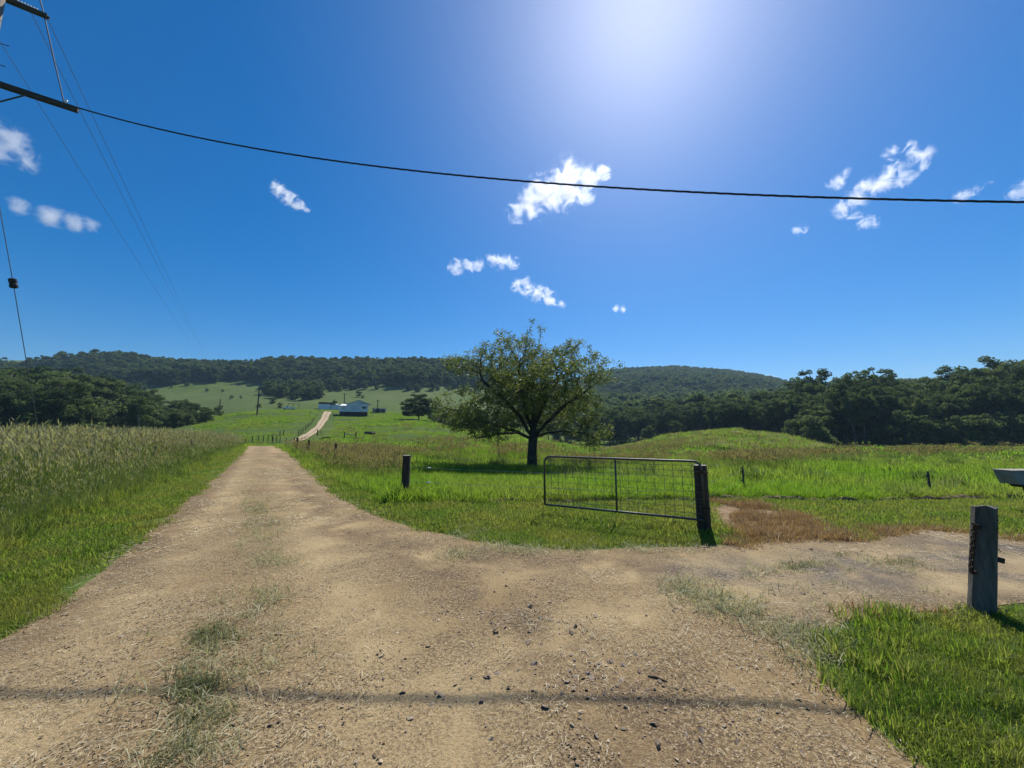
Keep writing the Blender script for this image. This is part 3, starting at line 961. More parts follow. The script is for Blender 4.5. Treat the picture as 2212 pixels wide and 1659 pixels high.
# --- pale grey-green grass growing on the gravel
greyT = [tuft("grey_tuft", 17, 0.13, 0.03, 0.11, 0.0024, 1.25, M['greytuft'], 3, 0.6) for _ in range(4)]
gx, gy = [], []
for cu, cv, ru, rv, n in [(548, 1085, 26, 30, 150), (575, 1130, 35, 30, 110), (560, 1180, 45, 40, 120), (585, 1215, 30, 20, 60), (535, 1295, 45, 12, 45), (590, 1310, 40, 25, 60),
                          (455, 1400, 60, 35, 70), (575, 1385, 50, 45, 70), (480, 1460, 90, 40, 75), (430, 1530, 80, 55, 75), (410, 1625, 50, 35, 40), (370, 1600, 60, 60, 25),
                          (985, 1206, 25, 8, 40), (1085, 1192, 60, 12, 110), (1200, 1190, 120, 10, 120), (1035, 1155, 35, 14, 90), (1400, 1190, 120, 10, 80), (1480, 1275, 38, 16, 130),
                          (1545, 1305, 35, 16, 90), (1600, 1330, 35, 12, 70), (1700, 1365, 40, 15, 80), (1760, 1400, 45, 25, 110), (1650, 1245, 60, 10, 35), (1780, 1230, 60, 8, 30), (1960, 1235, 50, 9, 30),
                          (570, 975, 12, 3, 25), (580, 1000, 15, 5, 20), (1730, 1290, 160, 30, 40), (2010, 1205, 120, 14, 30)]:
    n = int(n * (0.34 if cv > 1280 and cu < 700 else 0.55))
    uu, vv = RNG.normal(cu, ru * 0.8, n), RNG.normal(cv, rv * 0.8, n)
    for a, b in zip(uu, vv):
        p = flat(a, min(max(b, 960), 1900))
        gx.append(p[0]); gy.append(p[1])
gx, gy = np.array(gx), np.array(gy)
scatter("gravel_weeds", gx, gy, greyT, 0.6, 1.3, "pale grey-green grass tufts growing through the gravel of the road", "grass", 0.2, Z=road_z(gx, gy)[0] + 0.002)
greenT = [tuft("green_tuft", 22, 0.10, 0.03, 0.08, 0.0024, 1.0, M['weed'], 3, 0.5) for _ in range(2)]
gx, gy = [], []
for cu, cv, ru, rv, n in [(455, 1385, 45, 25, 60), (420, 1500, 45, 25, 40), (440, 1560, 40, 25, 30), (375, 1640, 50, 20, 20), (560, 1110, 30, 20, 40), (1720, 1232, 45, 10, 40), (1950, 1222, 45, 7, 30), (1830, 1205, 30, 5, 12), (1640, 1165, 40, 8, 20)]:
    for _ in range(n):
        p = flat(RNG.normal(cu, ru * 0.5), RNG.normal(cv, rv * 0.5))
        if RNG.random() < 0.5:
            gx.append(p[0]); gy.append(p[1])
scatter("green_weeds", np.array(gx), np.array(gy), greenT, 0.6, 1.3, "small dull green weeds sprouting on the gravel road and driveway", "grass", 0.2, Z=road_z(np.array(gx), np.array(gy))[0] + 0.002)


# --- dry clippings and stones on the road
def litter(name, n, spread, lmin, lmax, wid, mat):
    a = RNG.uniform(0, 6.283, n)
    rr = spread * np.sqrt(RNG.random(n))
    c0 = np.stack([rr * np.cos(a), rr * np.sin(a), RNG.uniform(0.002, 0.016, n)], -1)
    d = RNG.normal(0.9, 0.9, n)
    l = RNG.uniform(lmin, lmax, n)[:, None] * 0.5
    dv = np.stack([np.cos(d), np.sin(d), RNG.normal(0, 0.14, n)], -1) * l
    w = np.stack([-np.sin(d), np.cos(d), RNG.normal(0, 0.3, n)], -1) * (wid * RNG.uniform(0.5, 1.3, n))[:, None]
    bow = np.stack([-np.sin(d), np.cos(d), np.zeros(n)], -1) * (l * RNG.normal(0, 0.25, n)[:, None])
    Vv = np.concatenate([c0 - dv, c0 + bow - w, c0 + dv, c0 + bow + w])
    i = np.arange(n)
    return proto(name, np_mesh(name, Vv, np.stack([i, n + i, 2 * n + i, 3 * n + i], -1), 4), mat)


strawP = [litter("clipping", 60, 0.22, 0.02, 0.075, 0.0019, M['straw']) for _ in range(4)]
x1, y1 = ring(1.3, 7.5, -66, 60, 26)
u1, v1 = to_px(x1, y1, 0)
dens = np.where(u1 < 640, 0.75, 0.20) * (0.35 + vnoise(x1, y1, 0.9, 81)) + np.where((u1 > 1150) & (v1 > 1300), 0.35 * vnoise(x1, y1, 1.1, 82), 0)
k = inpoly(x1, y1, ROAD) & (RNG.random(len(x1)) < dens)
scatter("dry_clippings", x1[k], y1[k], strawP, 0.7, 1.3, "dry straw-coloured grass clippings littering the gravel road", "clippings", 0.02, Z=road_z(x1[k], y1[k])[0] + 0.004, yaw=RNG.normal(0, 0.6, int(k.sum())))
strawQ = [litter("clipping", 70, 0.5, 0.05, 0.14, 0.005, M['straw']) for _ in range(3)]
x1, y1 = ring(7.5, 30, -45, 60, 4)
k = inpoly(x1, y1, ROAD) & (vnoise(x1, y1, 1.6, 83) > 0.35)
scatter("far_clippings", x1[k], y1[k], strawQ, 0.7, 1.3, "dry clippings scattered further along the gravel road", "clippings", 0.02, Z=road_z(x1[k], y1[k])[0] + 0.004)


def pebbles(name, n, spread, rmin, rmax, mat):
    bm = bmesh.new()
    for _ in range(n):
        rr = RNG.uniform(rmin, rmax) * (0.5 + RNG.random() ** 2)
        a, q = RNG.uniform(0, 6.283), spread * math.sqrt(RNG.random())
        Mx = Matrix.Translation((q * math.cos(a), q * math.sin(a), rr * 0.08)) @ Matrix.Rotation(RNG.uniform(0, 6.28), 4, 'Z') @ Matrix.Diagonal((rr * RNG.uniform(0.8, 1.4), rr * RNG.uniform(0.6, 1), rr * RNG.uniform(0.22, 0.42), 1))
        r_ = bmesh.ops.create_icosphere(bm, subdivisions=1, radius=1.0, matrix=Mx)
        for v in r_['verts']:
            v.co += Vector(RNG.normal(0, rr * 0.13, 3))
    me = bpy.data.meshes.new(name)
    bm.to_mesh(me)
    bm.free()
    return proto(name, me, mat)


stP = [pebbles("pebble", 40, 0.2, 0.003, 0.009, M['stone']) for _ in range(4)]
x1, y1 = ring(1.3, 8.5, -66, 60, 34)
dens = 0.10 + 0.9 * np.clip(vnoise(x1, y1, 1.0, 91) - 0.40, 0, 1) * 1.6
u1, v1 = to_px(x1, y1, 0)
dens += np.where((np.abs(u1 - 1100 - (v1 - 1300) * 0.9) < 180), 0.30, 0)
k = inpoly(x1, y1, ROAD) & (RNG.random(len(x1)) < dens)
scatter("gravel", x1[k], y1[k], stP, 0.6, 1.3, "loose small brown gravel strewn over the road surface", "gravel", 0.02, Z=road_z(x1[k], y1[k])[0] + 0.002)
stQ = [pebbles("stone", 1, 0.01, 0.009, 0.019, M['darkstone']) for _ in range(8)]
gx, gy = [], []
for cu, cv, ru, rv, n in [(1150, 1330, 130, 60, 190), (1300, 1480, 150, 70, 170), (1150, 1420, 300, 120, 150), (950, 1550, 300, 80, 70), (1500, 1560, 250, 80, 60), (1700, 1290, 180, 30, 150), (1600, 1190, 120, 12, 60), (500, 1500, 300, 100, 30)]:
    for _ in range(n):
        p = flat(RNG.normal(cu, ru * 0.6), max(RNG.normal(cv, rv * 0.6), 1160))
        if RNG.random() < 0.6:
            gx.append(p[0]); gy.append(p[1])
scatter("scattered_stones", np.array(gx), np.array(gy), stQ, 0.5, 1.3, "larger dark stones loose on the gravel junction", "stones", 0.3, Z=road_z(np.array(gx), np.array(gy))[0] + 0.002)


# ------------------------------------------------------------------ trees
def leaf_quads(C, L, W, droop=0.3, rng=RNG, flatten=0.6):
    """diamond leaves at centres C"""
    n = len(C)
    d = rng.normal(0, 1, (n, 3))
    d[:, 2] = d[:, 2] * flatten - droop
    d /= np.linalg.norm(d, axis=1)[:, None] + 1e-9
    s = np.cross(d, rng.normal(0, 1, (n, 3)))
    s /= np.linalg.norm(s, axis=1)[:, None] + 1e-9
    l = (L * rng.uniform(0.6, 1.35, n))[:, None] * 0.5
    w = (W * rng.uniform(0.6, 1.35, n))[:, None] * 0.5
    Vv = np.concatenate([C - d * l, C + s * w, C + d * l, C - s * w])
    i = np.arange(n)
    return Vv, np.stack([i, n + i, 2 * n + i, 3 * n + i], -1)


def clump_points(cl, per, rng=RNG, flat_z=0.8, hollow=0.4):
    out = []
    for c, r in cl:
        m = max(4, int(per * (r ** 2)))
        d = rng.normal(0, 1, (m, 3))
        d /= np.linalg.norm(d, axis=1)[:, None]
        d[:, 2] = np.where(d[:, 2] < -0.3, d[:, 2] * 0.4, d[:, 2])
        q = r * (hollow + (1 - hollow) * rng.random(m) ** 0.7)
        out.append(np.array(c)[None] + d * q[:, None] * np.array([1, 1, flat_z])[None])
    return np.concatenate(out)


def tree_meshes(h, cr, base, ncl, crad, per, L, W, shape='euc', limbs=True, tr=None):
    """returns trunk MB and crown (V, F)"""
    tr = tr or h * 0.017
    bend = RNG.normal(0, h * 0.012, (6, 2)).cumsum(0)
    tp = [Vector((bend[i][0] if i else 0, bend[i][1] if i else 0, h * 0.93 * i / 5 - (0.4 if i == 0 else 0))) for i in range(6)]
    tb = MB()
    tb.tube(tp, [tr * (1.25 if i == 0 else 1 - 0.8 * i / 5) for i in range(6)], 7)
    cl = []
    tries = 0
    while len(cl) < ncl and tries < 4000:
        tries += 1
        f = RNG.random()
        if shape == 'euc':
            prof = math.sqrt(max(0.05, 1 - ((f - 0.62) / 0.66) ** 2))
        elif shape == 'dome':
            prof = math.sqrt(max(0.03, 1 - (max(f - 0.25, 0) / 0.78) ** 2)) * (0.75 + 0.25 * min(1, f * 4))
        else:
            prof = (1 - f) ** 0.7 + 0.12
        a = RNG.uniform(0, 6.283)
        q = cr * prof * (RNG.random() ** 0.45)
        r = crad * RNG.uniform(0.65, 1.3) * (0.75 if f > 0.85 else 1)
        z = h * (base + (1 - base) * f) - r * 0.4
        c = Vector((q * math.cos(a), q * math.sin(a), z))
        if all((c - c2).length > 0.75 * (r + r2) * 0.62 for c2, r2 in cl):
            cl.append((c, r))
    if limbs:
        for c, r in cl:
            if RNG.random() < 0.7:
                z0 = max(h * 0.18, c.z - RNG.uniform(0.25, 0.6) * Vector((c.x, c.y)).length - 0.8)
                k = min(4, max(0, int(z0 / (h * 0.93) * 5)))
                p0 = tp[k].lerp(tp[k + 1], min(1, max(0, z0 / (h * 0.93) * 5 - k)))
                m = p0.lerp(c, 0.55) + Vector((0, 0, (c.z - p0.z) * 0.12))
                tb.tube([p0, m, c], [tr * 0.38, tr * 0.24, tr * 0.08], 4, False)
    Cp = clump_points([(tuple(c), r) for c, r in cl], per)
    return tb, leaf_quads(Cp, L, W), cl


def make_tree(name, h, cr, base, ncl, crad, per, L, W, leafm, barkm, shape='euc', **kw):
    tb, (lv, lf), _ = tree_meshes(h, cr, base, ncl, crad, per, L, W, shape, **kw)
    root = empty(name)
    tb.build("trunk", barkm, root, smooth=True)
    link("crown", np_mesh("crown", lv, lf, 4), leafm, root)
    return root


def hide_proto(root):
    """take an unplaced pattern tree out of the scene"""
    for c in list(root.children):
        COL.objects.unlink(c)
    COL.objects.unlink(root)


def place(root, p, rz, s, label, cat, group=None, name=None):
    s = s if hasattr(s, '__len__') else (s, s, s)
    c = root.copy()
    if name: c.name = name
    COL.objects.link(c)
    c.location, c.rotation_euler, c.scale = p, (0, 0, rz), s
    for ch in root.children:
        d = ch.copy()
        COL.objects.link(d)
        d.parent = c
    return tag(c, label, cat, group)


euc = [make_tree("eucalypt_tree", 16, 3.9, 0.36, 30, 1.5, 130, 0.55, 0.26, M['euc'], M['bark']),
       make_tree("eucalypt_tree", 16, 3.5, 0.42, 26, 1.45, 130, 0.55, 0.26, M['euc2'], M['palebark']),
       make_tree("eucalypt_tree", 16, 4.3, 0.30, 36, 1.5, 130, 0.55, 0.26, M['dark'], M['bark']),
       make_tree("eucalypt_tree", 16, 3.2, 0.48, 23, 1.4, 140, 0.5, 0.24, M['euc'], M['palebark'])]
bushy = [make_tree("bushy_tree", 8, 3.4, 0.06, 22, 1.35, 130, 0.5, 0.26, M['euc2'], M['bark'], 'dome'),
         make_tree("bushy_tree", 8, 3.0, 0.05, 20, 1.25, 130, 0.5, 0.26, M['euc'], M['bark'], 'dome')]
round_t = [make_tree("paddock_tree", 8, 3.6, 0.25, 20, 1.4, 130, 0.5, 0.28, M['dark'], M['bark'], 'dome')]

# forest edge beyond the paddock: top row of the crowns by bearing
TOPV = [(1290, 893), (1340, 880), (1420, 884), (1500, 872), (1560, 862), (1600, 865), (1660, 862), (1720, 838), (1790, 832), (1850, 828), (1920, 822), (1980, 838), (2050, 830), (2090, 815), (2140, 800), (2212, 800), (2400, 800)]
FRONT = [(1290, 165), (1400, 160), (1500, 150), (1590, 118), (1700, 128), (1760, 104), (1850, 98), (2000, 98), (2212, 92), (2400, 90)]
tu, tv = zip(*TOPV)
fu, fy = zip(*FRONT)
n_f = 0
for row, (dy, du, hs) in enumerate([(0, 17, 0.86), (7, 19, 0.95), (15, 21, 1.02), (24, 24, 1.06)]):
    u = 1296 + row * 7
    while u < 2330:
        uu = u + RNG.normal(0, 4)
        Y = float(np.interp(uu, fu, fy)) + dy + RNG.normal(0, 1.6)
        x = at(uu, 930, Y)[0]
        z = G1(x, Y)
        top = at(UC, float(np.interp(uu, tu, tv)) + RNG.normal(0, 7 if uu < 1720 else 12), Y)[2]
        h = min(max((top - z) * hs * RNG.uniform(0.88, 1.08), 6), 30)
        k = int(RNG.integers(0, 4))
        s = h / 16
        w = s * RNG.uniform(0.85, 1.15) * (0.9 if uu < 1700 else 0.85)
        place(euc[k], (x, Y, z - 0.05), RNG.uniform(0, 6.28), (w, w, s), "tall dark eucalypt crowded into the forest edge beyond the paddock and knoll", "tree", "eucalypts of the forest edge beyond the paddock")
        n_f += 1
        u += du * RNG.uniform(0.8, 1.2) * (1.0 if uu < 1720 else 1.35)
# lower bushy trees along the foot of that forest
for uu, Y, h in [(1770, 92, 9), (1960, 92, 9.5), (1990, 90, 8), (2040, 91, 7.5), (2085, 88, 8), (2130, 88, 8.5), (2175, 88, 9), (2215, 86, 8), (1905, 94, 6.5), (1725, 100, 7), (1400, 150, 6), (1350, 158, 6), (1460, 146, 6), (2260, 86, 9)]:
    x = at(uu, 950, Y)[0]
    s = h / 8
    place(bushy[int(RNG.integers(0, 2))], (x, Y, G1(x, Y) - 0.05), RNG.uniform(0, 6.28), (s, s, s), "bushy green understorey tree at the foot of the dark forest", "tree", "bushy trees at the foot of the forest")
# dark trees along the creek line behind the big tree
for uu, Y, h in [(935, 150, 6), (948, 146, 7), (962, 150, 8), (978, 145, 8), (995, 150, 9), (1010, 146, 8), (1028, 150, 9), (1045, 156, 10), (1062, 150, 9), (1080, 158, 11), (1098, 152, 10), (1115, 158, 11), (1132, 152, 11), (1150, 160, 12), (1168, 154, 11),
                 (1185, 160, 13), (1202, 154, 12), (1220, 162, 13), (1236, 156, 12), (1252, 164, 14), (1268, 158, 13), (1284, 164, 14), (1276, 150, 8), (1240, 148, 8), (1205, 146, 7), (1160, 146, 7)]:
    x = at(uu, 930, Y)[0]
    t_, hb = (euc[int(RNG.integers(0, 4))], 16) if h > 9.5 else (bushy[int(RNG.integers(0, 2))], 8)
    s = h / hb
    w = s * RNG.uniform(0.95, 1.25)
    place(t_, (x, Y, G1(x, Y) - 0.1), RNG.uniform(0, 6.28), (w, w, s), "dark tree along the creek line behind the big spreading tree", "tree", "trees along the creek behind the big tree", "creek_tree")
# emergent crowns
for uu, vt, Y, wd, lb in [(1897, 796, 112, 1.1, "lone emergent eucalypt with open tufted crown rising above the dark forest"), (2078, 797, 116, 0.9, "emergent eucalypt with a rounded crown beside the tallest part of the forest")]:
    x = at(uu, 930, Y)[0]
    z = G1(x, Y)
    h = at(UC, vt, Y)[2] - z
    tr = make_tree("emergent_eucalypt", h, 4.6, 0.40, 40, 1.3, 140, 0.5, 0.24, M['euc'], M['palebark'])
    tr.location = (x, Y, z - 0.05)
    tag(tr, lb, "tree")
# the open grove beyond the tall grass
GT = [(-60, 804), (0, 797), (60, 808), (120, 803), (190, 818), (260, 826), (300, 842), (340, 868), (400, 868), (450, 872), (480, 890)]
gu, gv = zip(*GT)
for row, (Y0, du) in enumerate([(88, 33), (100, 30), (114, 30), (130, 28)]):
    u = -50 + row * 9
    while u < 470 - (3 - row) * 12:
        uu = u + RNG.normal(0, 6)
        Y = Y0 + RNG.normal(0, 3) + (18 if uu > 300 else 0)
        if 225 < uu < 262 and row < 3:
            u += du
            continue
        x = at(uu, 930, Y)[0]
        z = G1(x, Y)
        top = at(UC, float(np.interp(uu, gu, gv)) + RNG.normal(0, 6) + (22 - row * 8), Y)[2]
        h = min(max(top - z, 4.5), 24)
        if row < 2 and RNG.random() < 0.5 or h < 8:
            t_, hb = bushy[int(RNG.integers(0, 2))], 8
            h = min(h, 11)
        else:
            t_, hb = euc[int(RNG.integers(0, 4))], 16
        s = h / hb
        w = s * RNG.uniform(0.95, 1.25)
        place(t_, (x, Y, z - 0.05), RNG.uniform(0, 6.28), (w, w, s), "leafy tree in the dense grove beyond the tall grass field", "tree", "trees of the grove beyond the tall grass", "grove_tree")
        u += du * RNG.uniform(0.75, 1.25)

# single trees standing about the slopes
SINGLES = [  # base pixel, height px, width factor, kind, label
    (905, 907, 57, 1.42, 'dark', "dark round-crowned fig tree standing alone on the hill by the carport"),
    (695, 837, 11, 1.2, 'p', "small tree on the slope above the dirt track"),
    (775, 858, 16, 0.9, 'p', "small dark tree with a bush on the slope behind the white house"),
    (783, 860, 7, 1.6, 'b', "round bush beside the small tree behind the white house"),
    (697, 882, 15, 0.7, 'b', "shrub beside the pale shed"),
    (747, 880, 12, 0.8, 'b', "garden shrub between the garages and the white house"),
    (723, 878, 16, 0.7, 'p', "dark garden tree behind the white garage doors"),
    (605, 882, 14, 1.0, 'b', "shrub beside the parked white utility"),
    (588, 872, 14, 1.3, 'b', "bushy tree on the field edge above the parked utility"),
    (560, 880, 9, 1.6, 'b', "low shrub near the lone power pole on the hill"),
    (402, 834, 9, 1.4, 'p', "small spreading tree casting a shadow high on the open slope"),
    (447, 846, 9, 0.9, 'p', "small round tree halfway up the open slope"),
    (481, 847, 7, 0.9, 'p', "thin small tree beside another halfway up the slope"),
    (500, 862, 9, 1.0, 'p', "scrubby tree low on the open slope"),
    (520, 861, 7, 0.8, 'p', "thin scrub tree low on the open slope near its edge"),
    (562, 842, 7, 1.3, 'p', "scrub tree at the upper end of the open slope"),
    (370, 838, 6, 1.0, 'p', "tiny tree at the forest margin of the open slope"),
    (1000, 852, 20, 0.8, 'dark', "dark dense tree on the slope beyond the fig tree"),
    (255, 930, 16, 0.9, 'b', "dark shrub in the grassy gap of the grove"),
]
figs = make_tree("fig_tree", 8, 4.0, 0.22, 44, 1.05, 170, 0.4, 0.26, M['dark'], M['bark'], 'dome')
for uu, vb, hp, wf, kd, lb in SINGLES:
    p = on_ground(uu, vb, 70, 600)
    h = hp * p.y / F
    t_ = figs if kd == 'dark' else (round_t[0] if kd == 'p' else bushy[int(RNG.integers(0, 2))])
    s = h / 8
    place(t_, (p.x, p.y, p.z - 0.1), RNG.uniform(0, 6.28), (s * wf, s * wf, s), lb, "bush" if kd == 'b' else "tree", None, {'dark': "fig_tree", 'p': "paddock_tree", 'b': "shrub"}[kd])
for r_ in euc + bushy + round_t + [figs]:
    hide_proto(r_)


# far wooded slopes: crowns beyond counting
def far_tree(name, h, cr, n, crad, per, L, leafm, shape):
    tb, (lv, lf), cl = tree_meshes(h, cr, 0.15, n, crad, per, L, L * 0.6, shape, limbs=False)
    me = np_mesh(name, lv, lf, 4)
    return proto(name, me, leafm)


farA = [far_tree("ridge_tree", 13, 4.4, 22, 1.9, 34, 1.15, m_, s_) for m_, s_ in ((M['dark'], 'dome'), (M['euc'], 'dome'), (M['dark'], 'euc'), (M['euc2'], 'dome'), (M['euc'], 'euc'))]
LOWV = [(-300, 900), (250, 900), (300, 850), (330, 836), (420, 824), (520, 823), (566, 832), (575, 858), (640, 864), (690, 862), (705, 846), (760, 841), (860, 844), (960, 846), (1060, 850), (1120, 875), (1200, 930)]
lu, lv_ = zip(*LOWV)
x1, y1 = ring(190, 640, -58, 8, 1 / 34)
z1 = gz(x1, y1)
u1, v1 = to_px(x1, y1, z1)
lim = np.interp(u1, lu, lv_) + (vnoise(x1, y1, 25, 7) - 0.5) * 8
k = (v1 < lim) & (y1 < 540) & ~((u1 > 500) & (u1 < 560) & (v1 < 803) & (y1 < 470) & (y1 > 420))
k &= ~((u1 > 800) & (v1 > 835) & (RNG.random(len(u1)) < 0.75))
s1 = np.where(v1 > 835, 0.62, 1.0) * RNG.uniform(0.6, 1.25, len(x1))
scatter("ridge_forest", x1[k], y1[k], farA, 1, 1, "dark rainforest covering the long ridge above the farm", "forest", 0.05, S=s1[k], dz=-0.5)
farB = [far_tree("hill_tree", 15, 4.8, 20, 2.1, 26, 1.4, m_, s_) for m_, s_ in ((M['euc2'], 'euc'), (M['euc'], 'dome'), (M['euc2'], 'dome'), (M['euc'], 'euc'))]
x1, y1 = ring(185, 460, 4, 58, 1 / 44)
u1, v1 = to_px(x1, y1, gz(x1, y1))
k = (y1 > np.interp(u1, fu, fy) + 34) & (u1 > 1180)
x2, y2 = ring(460, 1150, 1, 46, 1 / 62)
x1, y1 = np.concatenate([x1[k], x2]), np.concatenate([y1[k], y2])
scatter("hill_forest", x1, y1, farB, 0.7, 1.3, "grey-green eucalypt forest covering the hazy far hill", "forest", 0.05, dz=-0.5)


# ------------------------------------------------------------------ the big spreading tree in the paddock
def big_tree():
    YB = 25.0
    bx = at(1150, 1008, YB)[0]
    base = Vector((bx, YB, G1(bx, YB)))
    k = YB / F
    lobes = []  # px centre, px half sizes -> local metres
    for u, v, ru, rv, ry, dy in [(1098, 760, 78, 42, 2.3, 0.2), (1012, 795, 52, 32, 1.6, -0.8), (985, 880, 52, 42, 2.0, 0.4), (1228, 775, 52, 40, 2.0, 0.5), (1287, 808, 36, 36, 1.6, -0.6),
                                 (1140, 815, 110, 55, 3.2, 0), (1252, 865, 62, 42, 2.3, 0.8), (1288, 930, 42, 32, 1.7, -0.9), (1042, 918, 62, 30, 2.3, -1.2), (1120, 880, 80, 40, 2.6, 1.2),
                                 (1210, 905, 62, 28, 1.8, 1.4), (1150, 800, 90, 60, 3.4, 2.0), (1110, 850, 85, 45, 2.6, -2.2), (1200, 835, 70, 45, 2.4, -2.0), (1157, 706, 7, 10, 0.4, 0), (1152, 735, 6, 12, 0.3, 0)]:
        p = at(1148 + (u - 1148) * 0.93, v, YB)
        lobes.append((np.array([p[0] - base.x, dy, p[2] - base.z]), np.array([ru * k, ry, rv * k])))
    att = []
    for c, r in lobes:
        vol = r[0] * r[1] * r[2]
        n = int(max(10, 122 * vol ** 0.75))
        m = max(2, n // 12)
        d = RNG.normal(0, 1, (m, 3))
        d /= np.linalg.norm(d, axis=1)[:, None]
        sub = c + d * (0.30 + 0.70 * RNG.random(m) ** 0.5)[:, None] * r
        pick = RNG.integers(0, m, n)
        att.append(sub[pick] + RNG.normal(0, 0.26, (n, 3)) * np.array([1.15, 1.15, 0.8]))
    att = np.concatenate(att)
    # trunk and first limbs
    nodes = [np.array([0, 0, -0.3]), np.array([-0.02, 0, 0.5]), np.array([0.0, 0.02, 1.2]), np.array([0.05, 0, 1.9]), np.array([0.08, 0.05, 2.5])]
    par = [-1, 0, 1, 2, 3]

    def limb(start, pts):
        q = start
        for p in pts:
            p = np.array(p, float)
            a = nodes[q]
            n = max(1, int(np.linalg.norm(p - a) / 0.35))
            s0 = q
            for i in range(1, n + 1):
                nodes.append(a + (p - a) * i / n + (RNG.normal(0, 0.03, 3) if i < n else 0))
                par.append(q)
                q = len(nodes) - 1
        return q
    limb(4, [(-0.35, 0.2, 3.6), (-0.7, 0.3, 5.2), (-0.9, 0.2, 6.6)])
    limb(4, [(0.5, 0.3, 3.5), (1.1, 0.5, 4.8), (1.9, 0.6, 6.0)])
    limb(3, [(-0.7, -0.4, 3.2), (-1.9, -0.7, 4.6), (-3.3, -0.8, 5.8)])
    limb(3, [(0.9, -0.5, 3.0), (2.2, -0.7, 4.2), (3.6, -0.6, 5.1)])
    limb(3, [(-1.0, -0.5, 2.35), (-2.4, -0.9, 2.25), (-3.6, -1.0, 2.0)])
    limb(3, [(-1.3, 0.5, 2.5), (-2.9, 0.7, 3.0), (-4.3, 0.6, 3.4)])
    limb(3, [(0.8, -0.3, 2.3), (1.9, -0.7, 2.45), (3.4, -0.9, 2.3), (4.2, -1.0, 1.9)])
    limb(4, [(0.1, 1.0, 3.5), (0.2, 2.0, 4.6)])
    limb(4, [(0.1, -0.9, 3.4), (-0.2, -1.9, 4.8)])
    # grow towards the crown's light points
    step, kill, infl = 0.22, 0.30, 4.0
    alive = np.ones(len(att), bool)
    for it in range(120):
        N = np.array(nodes)
        A = att[alive]
        if len(A) < 3:
            break
        d2 = ((A[:, None, :] - N[None]) ** 2).sum(-1)
        j = d2.argmin(1)
        dm = np.sqrt(d2[np.arange(len(A)), j])
        use = dm < infl
        if not use.any():
            break
        dirs = {}
        for a, n_, dd, ok in zip(A, j, dm, use):
            if ok and dd > 1e-6:
                dirs[n_] = dirs.get(n_, 0) + (a - N[n_]) / dd
        for n_, dv in dirs.items():
            l = np.linalg.norm(dv)
            if l < 1e-6:
                continue
            dv = dv / l + RNG.normal(0, 0.16, 3)
            new = N[n_] + dv / np.linalg.norm(dv) * step
            nodes.append(new)
            par.append(int(n_))
        N = np.array(nodes)
        ai = np.where(alive)[0]
        d2 = ((att[ai][:, None, :] - N[None, -len(dirs) - 1:]) ** 2).sum(-1).min(1)
        alive[ai[d2 < kill * kill]] = False
    N = np.array(nodes)
    n = len(N)
    kids = [[] for _ in range(n)]
    for i, p in enumerate(par):
        if p >= 0: kids[p].append(i)
    rad = np.zeros(n)
    for i in range(n - 1, -1, -1):
        pass
    order = []
    st = [0]
    while st:
        i = st.pop()
        order.append(i)
        st += kids[i]
    for i in reversed(order):
        rad[i] = 0.0085 if not kids[i] else sum(rad[c] ** 2.15 for c in kids[i]) ** (1 / 2.15)
    f = 0.30 / rad[2]
    rad = np.maximum(0.008, rad * np.where(rad > 0.02, f, 1.0) * 1.0)
    rad[0] *= 1.45
    rad[1] *= 1.12
    tb = MB()
    for i in order:           # chains from each fork
        for c in kids[i]:
            main = max(kids[i], key=lambda q: rad[q])
            if i != 0 and c == main:
                continue
            ch = [i, c]
            while kids[ch[-1]]:
                ch.append(max(kids[ch[-1]], key=lambda q: rad[q]))
            rs = [min(rad[i], rad[c] * 1.15)] + [rad[q] for q in ch[1:]]
            tb.tube([N[q] for q in ch], rs, 9 if rs[0] > 0.1 else (6 if rs[0] > 0.03 else 4), False)
    root = empty("spreading_tree", base)
    tag(root, "big spreading shade tree with dark trunk standing in the paddock behind the gate", "tree")
    tb.build("trunk", M['bark'], root, smooth=True)
    # leaves in sprays at the thin ends
    thin = np.where(rad < 0.019)[0]
    C = []
    for i in thin:
        m = 22 if not kids[i] else 8
        C.append(N[i] + RNG.normal(0, 0.13, (m, 3)) * np.array([1, 1, 0.9]))
    C = np.concatenate(C)
    low = C[:, 2] > 0.9
    C = C[low]
    lv, lf = leaf_quads(C, 0.19, 0.062, 0.25, flatten=0.8)
    link("crown", np_mesh("crown", lv, lf, 4), M['heroleaf'], root)
    print("big tree nodes", n, "leaves", len(C))
    # old swing ropes hanging from a low limb
    for dx, z0, z1, lb in [(-2.28, 2.1, 0.75, "rope"), (-2.20, 2.15, 0.55, "rope"), (-1.15, 1.95, 0.62, "rope")]:
        o = MB().tube([(dx, -0.8, z0), (dx + 0.03, -0.82, (z0 + z1) / 2), (dx + 0.10 if dx < -2 else dx - 0.06, -0.8, z1)], 0.013, 5).build("hanging_rope", M['post'], None, base)
        tag(o, "old rope end dangling from a low limb of the big tree", "rope", "ropes hanging in the big tree")


big_tree()


# ------------------------------------------------------------------ fences and gate
def post_mesh(h, r, n=10, seg=5, lean=(0, 0), jit=0.12, taper=0.94):
    b = MB()
    pts = [(lean[0] * i / seg, lean[1] * i / seg, -0.3 + (h + 0.3) * i / seg) for i in range(seg + 1)]
    b.tube(pts, [r * (1 - (1 - taper) * i / seg) for i in range(seg + 1)], n, True, jit)
    return b


def end_disc(h, r, lean, n=12):
    b = MB()
    b.tube([(lean[0], lean[1], h + 0.0005), (lean[0], lean[1], h + 0.006)], r, n, True, 0.08)
    return b


